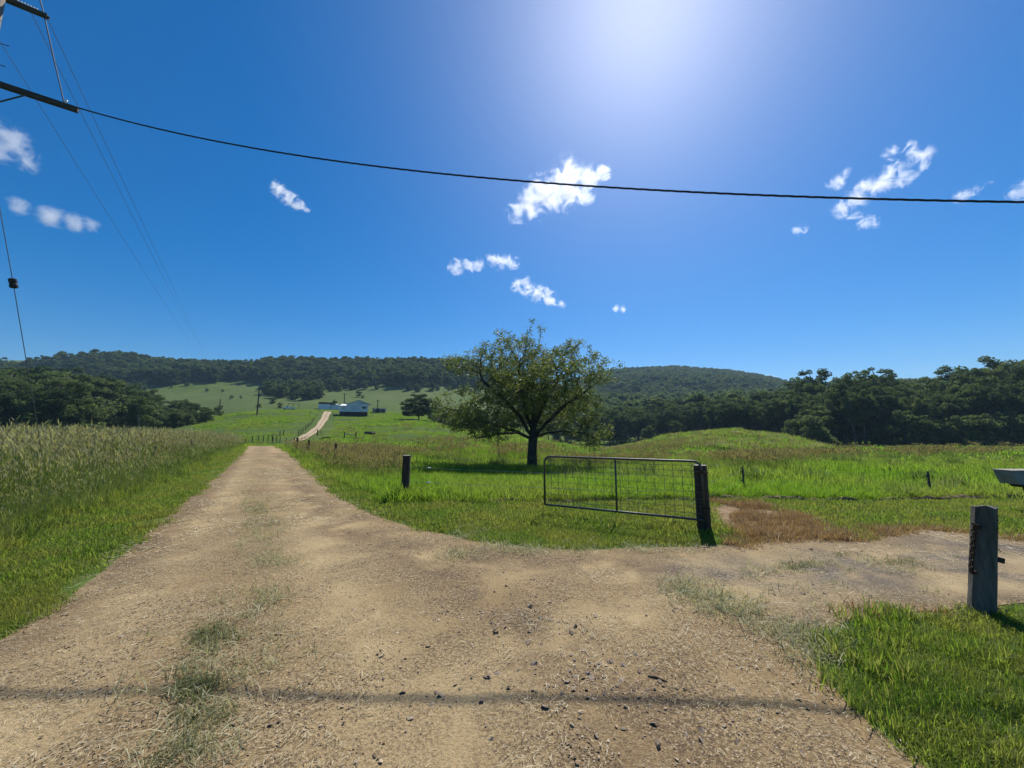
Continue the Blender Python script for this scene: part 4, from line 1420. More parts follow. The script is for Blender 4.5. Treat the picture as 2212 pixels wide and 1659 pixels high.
# gate post (dark, round), strainer post and grey post by the island
gp = at(1519, 1135, 6.75)
gate_post = empty("gate_post", (gp[0] + 0.02, 6.75, 0))
tag(gate_post, "thick dark timber post carrying the hinged end of the steel gate", "post")
post_mesh(1.12, 0.115, 14, 8, (-0.01, 0), 0.06).build("post_body", M['post'], gate_post, smooth=False)
end_disc(1.12, 0.112, (-0.01, 0)).build("post_top", M['postend'], gate_post)
sp = at(875, 1060, 9.8)
strainer = empty("strainer_post", (sp[0], 9.8, G1(sp[0], 9.8)))
tag(strainer, "short round timber strainer post with long grass at its foot", "post")
post_mesh(1.10, 0.105, 14, 6, (0.01, 0), 0.05).build("post_body", M['post'], strainer)
end_disc(1.10, 0.102, (0.01, 0)).build("post_top", M['postend'], strainer)
# grass round its foot
ga, gr = RNG.uniform(0, 6.283, 60), RNG.uniform(0.08, 0.55, 60)
scatter("post_foot_grass", sp[0] + gr * np.cos(ga) * 1.4, 9.75 + gr * np.sin(ga), paddA, 0.8, 1.5, "long dark grass left unmown round the strainer post", "grass", 0.2)

g0, g1 = Vector(at(1177, 1086, 8.0)), Vector(at(1522, 1117, 6.60))
g0.z, g1.z = 0.22, 0.21
gd = (g1 - g0)
glen = Vector((gd.x, gd.y)).length
gate = empty("steel_gate", (g0.x, g0.y, 0), math.atan2(gd.y, gd.x))
tag(gate, "grey tubular steel farm gate with wire mesh hanging slightly ajar", "gate")
zb, zt = 0.22, 1.20
rc = 0.13
fr = [(0, 0, zb), (0, 0, zt - rc)] + [(rc - rc * math.cos(a), 0, zt - rc + rc * math.sin(a)) for a in (0.4, 0.8, 1.2, 1.57)]
fr += [(glen - rc, 0, zt)] + [(glen - rc + rc * math.sin(a), 0, zt - rc + rc * math.cos(a)) for a in (0.4, 0.8, 1.2, 1.57)] + [(glen, 0, zb)]
MB().tube(fr, 0.021, 10).build("frame", M['galv'], gate, smooth=True)
MB().tube([(-0.01, 0, zb), (glen + 0.01, 0, zb)], 0.021, 10).build("bottom_rail", M['galv'], gate, smooth=True)
MB().tube([(glen * 0.5, 0.002, zb + 0.01), (glen * 0.5, 0.002, zt)], 0.018, 8).build("centre_upright", M['galv'], gate, smooth=True)
vw = MB().tube([(0, -0.012, zb), (0.004, -0.01, 0.7), (0, -0.012, zt)], 0.0040, 5, False).me("upright_wire")
vw.materials.append(M['wire'])
nw = 19
for i in range(1, nw):
    link("upright_wire", vw, None, gate, (glen * i / nw + RNG.normal(0, 0.004), 0, 0))
for i, zz in enumerate([0.32, 0.44, 0.56, 0.68, 0.80, 0.92, 1.03, 1.13]):
    link("line_wire", MB().tube([(0, -0.014, zz + RNG.normal(0, 0.004)), (glen * 0.3, -0.014, zz + RNG.normal(0, 0.008)), (glen * 0.7, -0.014, zz + RNG.normal(0, 0.008)), (glen, -0.014, zz)], 0.0036, 5, False).me("line_wire"), M['wire'], gate)
for zz in (0.42, 1.02):
    MB().tube([(glen - 0.01, 0, zz), (glen + 0.10, -0.02, zz)], 0.012, 6).box(glen - 0.028, glen + 0.02, -0.028, 0.028, zz - 0.03, zz + 0.03).build("hinge", M['rust'], gate)

# electric wires from strainer post towards the gate post
for zz, lb in ((0.83, "upper"), (0.47, "lower")):
    a = Vector((sp[0] + 0.1, 9.8, zz - 0.02))
    b_ = Vector((gp[0] + 0.3, 9.1, zz - 0.16))
    pts = [a.lerp(b_, i / 12) - Vector((0, 0, 0.02 * math.sin(math.pi * i / 12))) for i in range(13)]
    w = MB().tube(pts, 0.0030, 5, False).build("electric_wire", M['brightwire'])
    tag(w, lb + " electric fence wire running from the strainer post behind the gate", "wire")
    ins = MB()
    c = a.lerp(b_, 0.075)
    d = (b_ - a).normalized()
    prof = [(0, 0.012), (0.008, 0.022), (0.02, 0.024), (0.03, 0.017), (0.05, 0.017), (0.06, 0.024), (0.072, 0.022), (0.085, 0.012)]
    ins.tube([c + d * s for s, _ in prof], [r_ for _, r_ in prof], 10)
    tag(ins.build("wire_insulator", M['porcelain'], smooth=True), "white porcelain insulator on the " + lb + " electric wire near the strainer post", "insulator")


def droppers(uvs, hmax, r, label, group, mat, name="fence_post", ymin=4, ymax=300, lean=0.02, n=7):
    """thin fence posts given by foot pixel"""
    m = None
    for (u, v) in uvs:
        p = on_ground(u, v, ymin, ymax)
        if m is None:
            m = post_mesh(hmax, r, n, 4, (0, 0), 0.18).me(name)
            m.materials.append(mat)
        o = link(name, m, None, None, p)
        o.rotation_euler = (RNG.normal(0, lean), RNG.normal(0, lean), RNG.uniform(0, 6.28))
        o.scale = (1, 1, RNG.uniform(0.92, 1.06))
        tag(o, label, "post", group)


def ins_post(u, v, h, label):
    p = on_ground(u, v, 4, 60)
    r_ = empty("electric_fence_post", p)
    tag(r_, label, "post")
    MB().box(-0.02, 0.02, -0.02, 0.02, -0.25, h).build("stake", M['greypost'], r_, bevel=0.004)
    for zz in (h - 0.12, h * 0.48):
        MB().tube([(-0.02, -0.005, zz), (-0.06, -0.012, zz), (-0.075, -0.012, zz + 0.015)], [0.012, 0.02, 0.012], 8).build("insulator", M['black'], r_)
    return p


pA = ins_post(1608, 1064, 0.72, "thin grey electric fence stake above the earth bank near the gate post")
pB = ins_post(2011, 1069, 0.66, "thin grey electric fence stake with black insulators further along the earth bank")
for zz, lb in ((0.6, "upper"), (0.33, "lower")):
    pts = [Vector((gp[0] + 0.1, 7.4, zz)), pA + Vector((-0.07, 0, zz)), pB + Vector((-0.07, 0, zz)), Vector((pB.x + 7, pB.y - 0.6, zz))]
    tag(MB().tube(pts, 0.0018, 4, False).build("fence_wire", M['wire']), lb + " electric wire strung between the grey stakes above the earth bank", "wire")

# old posts in the tall grass
for (u, vt, Y, lb) in [(73, 989, 13.8, "leaning grey fence post half hidden in tall grass, first from the mown verge"), (336, 965, 19.0, "weathered fence post half sunk in the tall grass with a wire"), (417, 952, 27.0, "fence post whose tip shows above the russet tall grass")]:
    top = at(u, vt, Y)
    o = post_mesh(top[2] - G1(top[0], Y), 0.075, 9, 4, (0, 0), 0.2).build("old_fence_post", M['greypost'], None, (top[0], Y, G1(top[0], Y)))
    o.rotation_euler = (0.02, -0.03, 1)
    tag(o, lb, "post")
# paddock fence running along the road
droppers([(640, 979), (665, 985), (722, 1000)], 1.15, 0.07, "dark fence post in seeding grass along the paddock edge of the road", "posts of the roadside paddock fence", M['post'], "roadside_post", 8, 60)
# fences on the hill by the track (foot pixels)
H = lambda L: [((900 + x / 2.765) * 0.57604, (1280 + y / 2.765) * 0.57604) for x, y in L]
droppers(H([(60, 1060), (127, 1055), (186, 1048), (240, 1045), (289, 1040), (333, 1035), (378, 1055), (340, 1056), (413, 1070), (478, 1090), (560, 1115)]), 1.05, 0.06, "dark fence post at the foot of the hill where the road dips", "posts of the fence at the foot of the hill", M['post'], "hill_foot_post", 50, 120)
droppers(H([(413, 995), (449, 980), (605, 978), (632, 965), (652, 945), (675, 925), (692, 912), (709, 895), (726, 880), (744, 855), (757, 835), (769, 818), (796, 770), (826, 740), (730, 750)]), 1.1, 0.07, "fence post in the line climbing beside the dirt track", "posts of the fence climbing beside the dirt track", M['post'], "track_post", 55, 200)
droppers(H([(800, 978), (965, 770)]), 1.15, 0.10, "corner post on the house side of the dirt track", "corner posts on the house side of the track", M['post'], "corner_post", 55, 200)

# grey post by the island with chain
b0 = Vector((*flat(2108, 1325), 0))
tp_ = Vector(at(2121, 1094, b0.y + 0.02))
gpost = empty("grey_post", b0)
tag(gpost, "weathered grey gate post with hanging chain at the corner of the grass island", "post")
lean = (tp_.x - b0.x, 0.0)
hh = tp_.z
b = MB()
segs = 10
n_ = 16
ring_r = [0.088 + RNG.normal(0, 0.004) for _ in range(n_)]
for i in range(segs + 1):
    f = i / segs
    for k_ in range(n_):
        a = 2 * math.pi * k_ / n_
        rr = ring_r[k_] * (1.06 - 0.10 * f) * (1 + RNG.normal(0, 0.012))
        b.v.append(Vector((lean[0] * f + rr * math.cos(a), rr * math.sin(a), -0.3 * (1 - f) + hh * f + (RNG.normal(0, 0.008) if i == segs else 0))))
for i in range(segs):
    for k_ in range(n_):
        b.f.append([i * n_ + k_, i * n_ + (k_ + 1) % n_, (i + 1) * n_ + (k_ + 1) % n_, (i + 1) * n_ + k_])
b.f.append([segs * n_ + k_ for k_ in range(n_)])
b.build("post_body", M['greypost'], gpost)
# moss on the shaded edge
mC = np.stack([lean[0] * (q := RNG.uniform(0.2, 0.93, 900)) + 0.085 * np.cos(a_ := RNG.normal(-0.1, 0.45, 900)), 0.085 * np.sin(a_), hh * q], -1)
mv, mf = leaf_quads(mC, 0.03, 0.012, 0.1)
link("moss", np_mesh("moss", mv, mf, 4), M['dark'], gpost)
# chain: interlocked links down the post
chain = empty("steel_chain", b0)
tag(chain, "rusty steel chain hanging down the side of the grey post", "chain")


def torus_link(cx, cy, cz, rot, ln=0.030, wd=0.017, r=0.0042):
    pts = []
    for i in range(13):
        a = 2 * math.pi * i / 12
        lx, lz = wd * 0.5 * math.cos(a) * 1.2, (ln - wd) * 0.5 * (1 if math.sin(a) > 0 else -1) * min(1, abs(math.sin(a)) * 3) + wd * 0.6 * math.sin(a)
        pts.append((cx + lx * math.cos(rot), cy + lx * math.sin(rot), cz + lz))
    return MB().tube(pts, r, 6, False)


zc = hh * 0.80
i = 0
while zc > hh * 0.40:
    f = zc / hh
    torus_link(lean[0] * f - 0.118, -0.03, zc, 0.2 if i % 2 == 0 else 1.75, 0.046, 0.026, 0.0055).build("chain_link", M['rust'], chain, smooth=True)
    zc -= 0.032
    i += 1
MB().tube([(lean[0] * 0.8 - 0.07, -0.03, hh * 0.81), (lean[0] * 0.8 - 0.115, -0.03, hh * 0.825), (lean[0] * 0.8 - 0.10, -0.02, hh * 0.80)], [0.018, 0.03, 0.02], 8).build("chain_bolt", M['rust'], chain)
MB().tube([(lean[0] * 0.39 - 0.07, -0.03, hh * 0.39), (lean[0] * 0.39 - 0.10, -0.03, hh * 0.385), (lean[0] * 0.39 - 0.09, -0.02, hh * 0.40)], [0.015, 0.022, 0.015], 8).build("chain_bolt", M['rust'], chain)
# small black tag on a wire
wt = empty("wire_tag", b0)
tag(wt, "small black box dangling on a stiff wire from the grey post", "tag")
q0 = Vector((lean[0] * 0.62 + 0.08, 0, hh * 0.64))
MB().tube([q0, q0 + Vector((0.06, 0, -0.02)), q0 + Vector((0.10, 0, -0.07))], 0.003, 5).build("wire", M['rust'], wt)
MB().box(0.075, 0.14, -0.02, 0.02, -0.145, -0.095, Matrix.Translation(q0) @ Matrix.Rotation(0.25, 4, 'Y')).build("box", M['black'], wt, bevel=0.006)
# broken timber offcut leaning at the foot of the grey post
of = MB().box(-0.02, 0.34, -0.09, 0.09, 0.02, 0.07, Matrix.Rotation(R(-24), 4, 'X') @ Matrix.Rotation(R(14), 4, 'Y')).build("timber_offcut", M['greypost'], None, (b0.x + 0.09, b0.y + 0.06, -0.02), bevel=0.006)
tag(of, "dark board offcut lying against the foot of the grey post", "board")

# letterbox at the edge of the verge
lb0 = Vector(at(2163, 1016, 8.6))
lbx = empty("letterbox", (lb0.x + 0.45, 8.6, 0), 0.05)
tag(lbx, "weathered grey timber letterbox on a dark bracket and post", "letterbox")
zt_ = lb0.z
MB().prism([(-0.46, zt_), (0.55, zt_), (0.55, zt_ - 0.29), (-0.34, zt_ - 0.29), (-0.42, zt_ - 0.13)], -0.16, 0.16).build("box", M['palegrey'], lbx)
MB().box(-0.48, 0.58, -0.18, 0.18, zt_, zt_ + 0.018).build("lid", M['postend'], lbx)
for xx in (-0.05, 0.32):
    MB().box(xx, xx + 0.05, -0.172, -0.161, zt_ - 0.285, zt_ - 0.002).build("batten", M['post'], lbx)
MB().prism([(-0.22, zt_ - 0.29), (0.42, zt_ - 0.29), (0.42, zt_ - 0.36), (-0.16, zt_ - 0.36)], -0.10, 0.10).build("bracket", M['post'], lbx)
MB().tube([(0.06, 0, zt_ - 0.34), (0.08, 0, 0.45), (0.16, 0, 0.1), (0.18, 0, -0.3)], 0.07, 10).build("post", M['post'], lbx)

# low earth bank where the verge is cut into the paddock
def bank(name, line, hgt, wid, label, seed):
    b = MB()
    pts = []
    for (xa, ya), (xb, yb) in zip(line[:-1], line[1:]):
        n = max(2, int(math.hypot(xb - xa, yb - ya) / 0.09))
        pts += [(xa + (xb - xa) * i / n, ya + (yb - ya) * i / n) for i in range(n)]
    prof = [(-0.06, 0.0), (0.0, 0.35), (0.04, 0.8), (0.12, 1.0), (0.30, 0.9), (0.6, 0.1)]
    nv = len(prof)
    for i, (x, y) in enumerate(pts):
        xn, yn = pts[min(i + 1, len(pts) - 1)]
        xp, yp = pts[max(i - 1, 0)]
        tx, ty = xn - xp, yn - yp
        l = math.hypot(tx, ty) + 1e-9
        nx, ny = -ty / l, tx / l
        if ny < 0: nx, ny = -nx, -ny
        hv = hgt * (0.6 + 0.8 * float(vnoise(np.array([x]), np.array([y]), 0.45, seed)[0]))
        for d_, f in prof:
            jx, jz = RNG.normal(0, 0.018), RNG.normal(0, 0.014)
            X, Y = x + nx * (d_ * wid + jx), y + ny * (d_ * wid + jx)
            b.v.append(Vector((X, Y, G1(X, Y) - 0.02 + f * hv + jz * (f > 0))))
    for i in range(len(pts) - 1):
        for k_ in range(nv - 1):
            b.f.append([i * nv + k_, (i + 1) * nv + k_, (i + 1) * nv + k_ + 1, i * nv + k_ + 1])
    return tag(b.build(name, M['soil']), label, "bank", kind="structure")


bank("earth_bank", px([(1545, 1077), (1700, 1079), (1900, 1080), (2060, 1076), (2212, 1071), (2600, 1062)]), 0.11, 0.6, "low crumbling bank of dark bare soil along the paddock edge", 5)
bank("gateway_bank", px([(1000, 1089), (1090, 1086), (1180, 1087), (1330, 1082), (1530, 1081)]), 0.09, 0.6, "low edge of dark soil under the long grass behind the gate", 6)

lp = np.array(BK)
tt = RNG.uniform(0, 1, 520)
bx_, by_ = np.interp(tt, np.linspace(0, 1, len(lp)), lp[:, 0]), np.interp(tt, np.linspace(0, 1, len(lp)), lp[:, 1])
scatter("bank_grass", bx_ + RNG.normal(0, 0.05, 520), by_ + RNG.uniform(0.10, 0.34, 520), paddA, 0.45, 0.95, "uneven grass tufts hanging over the low earth bank", "grass", 0.35, Z=gz(bx_, by_) + 0.05)

# fallen stick on the road
st = flat(1400, 1475)
tag(MB().tube([(0, 0, 0.03), (0.05, -0.02, 0.035), (0.11, -0.06, 0.03)], [0.006, 0.007, 0.004], 6).build("stick", M['bark'], None, (st[0], st[1], 0.012)), "short dark stick lying on the gravel road", "stick")


# ------------------------------------------------------------------ farm buildings on the hill
HP = on_ground(765, 899, 110, 200)
HK = HP.y / F                               # metres per pixel (2212 px wide view) at the house
haz = math.atan2(HP.x, HP.y)
house = empty("farmhouse", HP, -haz + R(4))
tag(house, "white weatherboard farmhouse with pale gabled roof on dark underfloor slats", "house")
k_ = HK * 0.57604 / 6.636 / math.cos(haz)          # metres per pixel of the enlarged study view
X_ = lambda x: (x - 1140) * k_ * math.cos(haz) * 1.02
Z_ = lambda y: (745 - y) * k_ * math.cos(haz)
x0, x1_, xb = X_(815), X_(1450), X_(1258)
zf, ze, zl, zp = Z_(628), Z_(452), Z_(492), Z_(350)
xp_ = X_(1225)
D = 9.0
# underfloor: slats before a solid box painted dark for the shade beneath
MB().box(x0 + 0.3, x1_ - 0.1, 0.25, D - 0.3, -1.5, zf - 0.02).build("underfloor", M['slat_shade'], house)
for i in range(22):
    xx = x0 + 0.32 + (x1_ - x0 - 0.5) * i / 22
    MB().box(xx, xx + 0.22, 0.14, 0.24, -1.2, zf - 0.05).build("underfloor_slat", M['slat_shade'], house)
# front wall as boards with a gable top
wall = MB().prism([(x0, zf), (x1_, zf), (x1_, ze), (xp_, zp), (X_(985), ze + 0.05), (X_(960), zl + 0.1), (x0, zl)], 0.0, D).build("wall", M['white'], house)
nb = 17
for i in range(nb):
    z = zf + (zp - zf) * i / nb
    z2 = z + (zp - zf) / nb * 0.93
    if z2 < zl:
        xa, xc = x0, x1_
    else:
        f = min(1, max(0, (z2 - ze) / (zp - ze)))
        xa = (X_(985) + (xp_ - X_(985)) * f) if z2 > zl + 0.1 else x0 + 0.3
        xc = x1_ + (xp_ - x1_) * f
    if xc - xa > 0.3:
        MB().prism([(xa, z), (xc, z), (xc, z2), (xa, z2)], -0.02 - 0.0, -0.001).build("weatherboard", M['white'], house)
MB().box(x0 - 0.04, x1_ + 0.04, -0.06, -0.021, zf - 0.16, zf + 0.02).build("floor_bearer", M['white'], house)
for xx in (x0, x1_):
    MB().box(xx - 0.06, xx + 0.06, -0.055, -0.022, zf, zl - 0.05 if xx == x0 else ze - 0.05).build("corner_board", M['white'], house)
# shallow bay with its own low gable
bay_d = 0.55
MB().prism([(xb, zf), (x1_, zf), (x1_, ze), (X_(1335), Z_(412)), (xb, Z_(445))], -bay_d, -0.061).build("bay", M['white'], house)
for (xa, za, xc, zc) in [(X_(1240), Z_(452), X_(1335), Z_(405)), (X_(1335), Z_(405), X_(1500), Z_(458))]:
    dx, dz = xc - xa, zc - za
    MB().prism([(xa, za), (xc, zc), (xc, zc + 0.10), (xa, za + 0.10)], -bay_d - 0.35, 0.0).build("bay_roof", M['trim'], house)
# main roof slopes
for nm, (xa, za, xc, zc) in (("roof", (X_(975), Z_(446), xp_, zp + 0.05)), ("roof", (xp_, zp + 0.05, X_(1505), Z_(442)))):
    MB().prism([(xa, za), (xc, zc), (xc, zc + 0.14), (xa, za + 0.14)], -0.35, D + 0.4).build(nm, M['whiteroof'], house)
for (xa, za, xc, zc) in ((X_(970), Z_(450), xp_, zp), (xp_, zp, X_(1500), Z_(447))):
    MB().prism([(xa, za - 0.10), (xc, zc - 0.10), (xc, zc + 0.05), (xa, za + 0.05)], -0.40, -0.355).build("barge_board", M['trim'], house)
# lower roof over the side room, sloping to the front
sv = [(X_(800), -0.45, Z_(494)), (X_(945), -0.45, Z_(494)), (X_(968), 2.6, Z_(438)), (X_(860), 2.6, Z_(438))]
b = MB()
b.v = [Vector(p) for p in sv] + [Vector(p) - Vector((0, 0, 0.12)) for p in sv]
b.f = [[0, 1, 2, 3], [7, 6, 5, 4], [0, 4, 5, 1], [1, 5, 6, 2], [2, 6, 7, 3], [3, 7, 4, 0]]
b.build("side_roof", M['whiteroof'], house)
for (xa, ya, xc, yc, dark) in [(868, 512, 935, 565, 0), (1078, 500, 1175, 565, 0), (1305, 498, 1408, 560, 1)]:
    fy = -bay_d if dark else -0.021
    w = MB().box(X_(xa), X_(xc), fy - 0.05, fy - 0.002, Z_(yc), Z_(ya)).build("window", M['trim'], house)
    n = 1 if dark else 3
    for i in range(n):
        wx = (X_(xc) - X_(xa) - 0.14) / n
        MB().box(X_(xa) + 0.07 + wx * i + 0.03, X_(xa) + 0.07 + wx * (i + 1) - 0.03, fy - 0.065, fy - 0.051, Z_(yc) + 0.1, Z_(ya) - 0.1).build("pane", M['glass'] if dark else M['white'], w)
    MB().box(X_(xa) - 0.05, X_(xc) + 0.05, fy - 0.14, fy - 0.051, Z_(yc) - 0.06, Z_(yc) - 0.001).build("sill", M['white'], w)
w = MB().box(x1_ + 0.001, x1_ + 0.04, 1.0, 2.6, zf + 0.9, ze - 0.3).build("window", M['trim'], house)
MB().box(x1_ + 0.041, x1_ + 0.05, 1.1, 2.5, zf + 1.0, ze - 0.4).build("pane", M['glass'], w)
# covered walkway roof to the carport
MB().prism([(X_(1510), Z_(440)), (X_(1645), Z_(552)), (X_(1645), Z_(540)), (X_(1510), Z_(428))], 3.0, 4.2).build("walkway_roof", M['whiteroof'], house)

# carport beside the house
CP = on_ground(818, 893, 110, 220)
cpo = empty("carport", (CP.x, CP.y + 1, CP.z), -haz + R(4))
tag(cpo, "low dark green carport with white posts and roof edge beside the farmhouse", "carport")
cw = 30 * HK
MB().box(-cw / 2, cw / 2, 3.4, 3.6, -0.5, 2.15).build("back_wall", M['greenwall'], cpo)
MB().box(-cw / 2, -cw / 2 + 0.12, 0.1, 3.38, -0.5, 2.1).build("side_wall", M['greenwall'], cpo)
MB().box(-cw / 2 - 0.3, cw / 2 + 0.6, -0.4, 4.0, 2.22, 2.36).build("roof", M['trim'], cpo)
MB().box(-cw / 2 - 0.3, cw / 2 + 0.6, -0.5, -0.401, 2.16, 2.42).build("gutter", M['white'], cpo)
for xx in (-cw / 2 + 0.2, cw * 0.08, cw / 2 - 0.2):
    MB().box(xx, xx + 0.16, 0, 0.16, -0.5, 2.2).build("post", M['white'], cpo)
for i in range(2):
    xa = -cw / 2 + 0.45 + i * cw * 0.54
    MB().box(xa, xa + cw * 0.40, 0.4, 0.5, -0.3, 1.95).build("door_panel", M['greenwall'], cpo)

# sheds on the yard behind the house
SP = on_ground(702, 884.5, 120, 260)
SK = SP.y / F
saz = math.atan2(SP.x, SP.y)
shed = empty("pale_shed", (SP.x, SP.y + 1, SP.z), -saz + R(2))
tag(shed, "pale grey-white shed with a rusty dark skillion roof on the yard", "shed")
w2 = 14.2 * SK
MB().box(-w2, w2, 0, 6, -0.6, 3.0).build("wall", M['white'], shed)
MB().prism([(-0.4, 3.35), (6.4, 2.95), (6.4, 3.10), (-0.4, 3.55)], -w2 - 0.2, w2 + 0.2, 'x').build("roof", M['shedroof'], shed)
MB().box(-w2 - 0.05, w2 + 0.05, -0.05, -0.001, 2.7, 3.30).build("fascia", M['shedroof'], shed)
for s_ in (-1, 1):
    MB().box(0.02 if s_ > 0 else -1.6, 1.6 if s_ > 0 else -0.02, -0.06, -0.002, -0.2, 2.3).build("door", M['white'], shed)
GP = on_ground(727, 884.5, 120, 260)
gar = empty("double_garage", (GP.x, GP.y + 0.5, GP.z), -saz + R(2))
tag(gar, "low double garage with two white doors in dark frames", "garage")
w3 = 13 * SK
MB().box(-w3, w3, 0.05, 5, -0.5, 2.25).build("wall", M['shedroof'], gar)
MB().box(-w3 - 0.15, w3 + 0.15, -0.25, 5.2, 2.26, 2.42).build("roof", M['shedroof'], gar)
for i in range(2):
    xa = -w3 + 0.25 + i * (w3 * 2 - 0.3) / 2
    d_ = MB().box(xa, xa + w3 - 0.5, -0.02, 0.045, -0.3, 2.0).build("garage_door", M['white'], gar)
    MB().box(xa + (w3 - 0.5) / 2 - 0.2, xa + (w3 - 0.5) / 2 + 0.2, -0.06, -0.021, 0.8, 0.9).build("handle", M['trim'], d_)
lean_o = MB().prism([(0, 3.0), (2.6, 2.2), (2.6, 0), (0, 0)], 0.3, 3.5).build("white_annex", M['white'], None, (SP.x + w2 + 0.02, SP.y + 2.5, SP.z))
tag(lean_o, "small white lean-to against the pale shed", "shed")
# gravel yard
yl = [on_ground(u, v, 120, 260) for u, v in ((676, 887), (690, 886.5), (705, 886.5), (722, 886.5), (735, 887.5))]
yr = [Vector((p.x + 0.5, p.y - 6, 0)) for p in yl]
strip("yard", yl, yr, M['farroad'], 0.14, 20, "pale gravel yard in front of the sheds")

# open shelter and parked white utility
UP = on_ground(624, 885, 110, 240)
uaz = math.atan2(UP.x, UP.y)
shl = empty("open_shelter", (UP.x, UP.y + 3, G1(UP.x, UP.y + 3)), -uaz)
tag(shl, "low open lean-to shelter with a dark roof behind the parked utility", "shelter")
UK = UP.y / F
for xx in (-9 * UK, 0, 11 * UK):
    MB().tube([(xx, 0, -0.3), (xx, 0, 2.5)], 0.09, 6).build("post", M['post'], shl)
MB().prism([(-0.5, 2.55), (4, 2.9), (4, 3.02), (-0.5, 2.68)], -10 * UK, 13 * UK, 'x').build("roof", M['shedroof'], shl)
ute = empty("white_utility", (UP.x, UP.y, UP.z), -uaz + R(6))
tag(ute, "white utility vehicle with a flat tray parked on the hilltop beside the shelter", "car")
MB().prism([(-2.5, 0.45), (2.5, 0.45), (2.5, 0.95), (-0.2, 0.95), (-0.2, 1.0), (-1.35, 1.02), (-2.45, 0.9)], -0.88, 0.88).build("body", M['ute'], ute, bevel=0.04)
cab = MB().prism([(-1.35, 1.02), (-0.25, 1.02), (-0.3, 1.62), (-0.95, 1.64)], -0.80, 0.80).build("cab", M['ute'], ute, bevel=0.04)
MB().prism([(-1.18, 1.08), (-0.36, 1.08), (-0.38, 1.52), (-0.90, 1.54)], -0.845, -0.842).build("side_window", M['glass'], cab)
MB().box(-0.1, 2.55, -0.95, 0.95, 0.955, 1.05).box(-0.1, -0.02, -0.95, 0.95, 1.05, 1.5).build("tray", M['ute'], ute)
for xx in (-1.6, 1.45):
    for yy in (-0.86, 0.62):
        wh = MB().tube([(xx, yy, 0.36), (xx, yy + 0.24, 0.36)], 0.36, 16).build("wheel", M['tyre'], ute)
        MB().tube([(xx, yy - 0.012, 0.36), (xx, yy - 0.001, 0.36)], 0.2, 12).build("rim", M['galv'], wh)
for yy in (-0.7, 0.5):
    MB().box(-2.56, -2.50, yy, yy + 0.2, 0.68, 0.82).build("headlight", M['porcelain'], ute)

# things in the house paddock
TP = on_ground(799, 1632 * 0.57604, 60, 160)
tro = empty("water_trough", TP)
tag(tro, "black cylindrical water trough lying in the green house paddock", "trough")
MB().tube([(-1.0, 0, 0.30), (1.0, 0, 0.30)], 0.36, 14).build("shell", M['black'], tro, smooth=True)
MB().box(-1.0, 1.0, -0.06, 0.06, 0.66, 0.70).build("rim", M['galv'], tro)
CU = on_ground(709, 1651 * 0.57604, 55, 140)
cul = empty("culvert", CU, -math.atan2(CU.x, CU.y))
tag(cul, "small earth-covered arched culvert mouth beside the foot of the dirt track", "culvert")
arch = [(1.7 * math.cos(a), 1.05 * math.sin(a)) for a in np.linspace(0, math.pi, 13)] + [(1.35 * math.cos(a), 0.8 * math.sin(a)) for a in np.linspace(math.pi, 0, 13)]
b = MB()
for d_ in (0.0, 1.6):
    for p, q in arch: b.v.append(Vector((p, d_, q - 0.1)))
n = len(arch)
for i in range(n):
    b.f.append([i, (i + 1) % n, n + (i + 1) % n, n + i])
for i in range(12):
    b.f.append([i, i + 1, n - 2 - i, n - 1 - i])
b.build("arch", M['soil'], cul)
cul.scale = (0.8, 0.8, 0.62)
MB().box(-1.34, 1.34, 1.2, 1.55, -0.3, 0.72).build("inside_shade", M['slat_shade'], cul)  # dark block painted in for the shade inside the culvert
ra, rb = on_ground(*H([(1080, 1018)])[0], 50, 140), on_ground(*H([(1200, 1022)])[0], 50, 140)
rl = empty("timber_rail", ra)
tag(rl, "short pale timber rail between two dark posts in the house paddock", "rail")
for p in (Vector((0, 0, 0)), rb - ra):
    MB().tube([p + Vector((0, 0, -0.3)), p + Vector((0, 0, 1.2))], 0.10, 7).build("post", M['post'], rl)
MB().tube([Vector((0.05, -0.14, 0.9)), rb - ra + Vector((-0.05, -0.14, 0.8))], 0.07, 6).build("rail", M['postend'], rl)

# long white roof on the ridge top
RP = on_ground(532, 797, 380, 480)
rh = empty("ridge_house", (RP.x, RP.y, RP.z), R(8))
tag(rh, "long low house with a white roof in a clearing on the ridge top", "house")
MB().box(-11, 11, 0, 7, -1, 7.2).build("wall", M['trim'], rh)
MB().prism([(-1, 7.2), (3.5, 9.0), (8, 7.2)], -12.5, 12.5, 'x').build("roof", M['whiteroof'], rh)
for i in range(5):
    w = MB().box(-9.5 + i * 4, -7.5 + i * 4, -0.06, -0.002, 4.0, 6.0).build("window", M['white'], rh)
    MB().box(-9.3 + i * 4, -7.7 + i * 4, -0.09, -0.061, 4.2, 5.8).build("pane", M['glass'], w)


# ------------------------------------------------------------------ power poles, wires
def far_pole(u, vb, vt, label, arm=True, extra=None, ymax=240):
    p = on_ground(u, vb, 80, ymax)
    h = (vb - vt) * p.y / F
    o = empty("power_pole", p)
    tag(o, label, "pole")
    MB().tube([(0, 0, -0.5), (0, 0, h)], [0.24, 0.17], 8).build("pole_shaft", M['post'], o)
    if arm:
        MB().box(-0.9, 0.9, -0.09, 0.09, h - 0.5, h - 0.32).build("cross_arm", M['armwood'], o)
    if extra:
        MB().tube([(0.35, 0, h * 0.66), (0.35, 0, h * 0.76)], 0.25, 8).build("transformer", M['galv'], o)
    return p + Vector((0, 0, h))


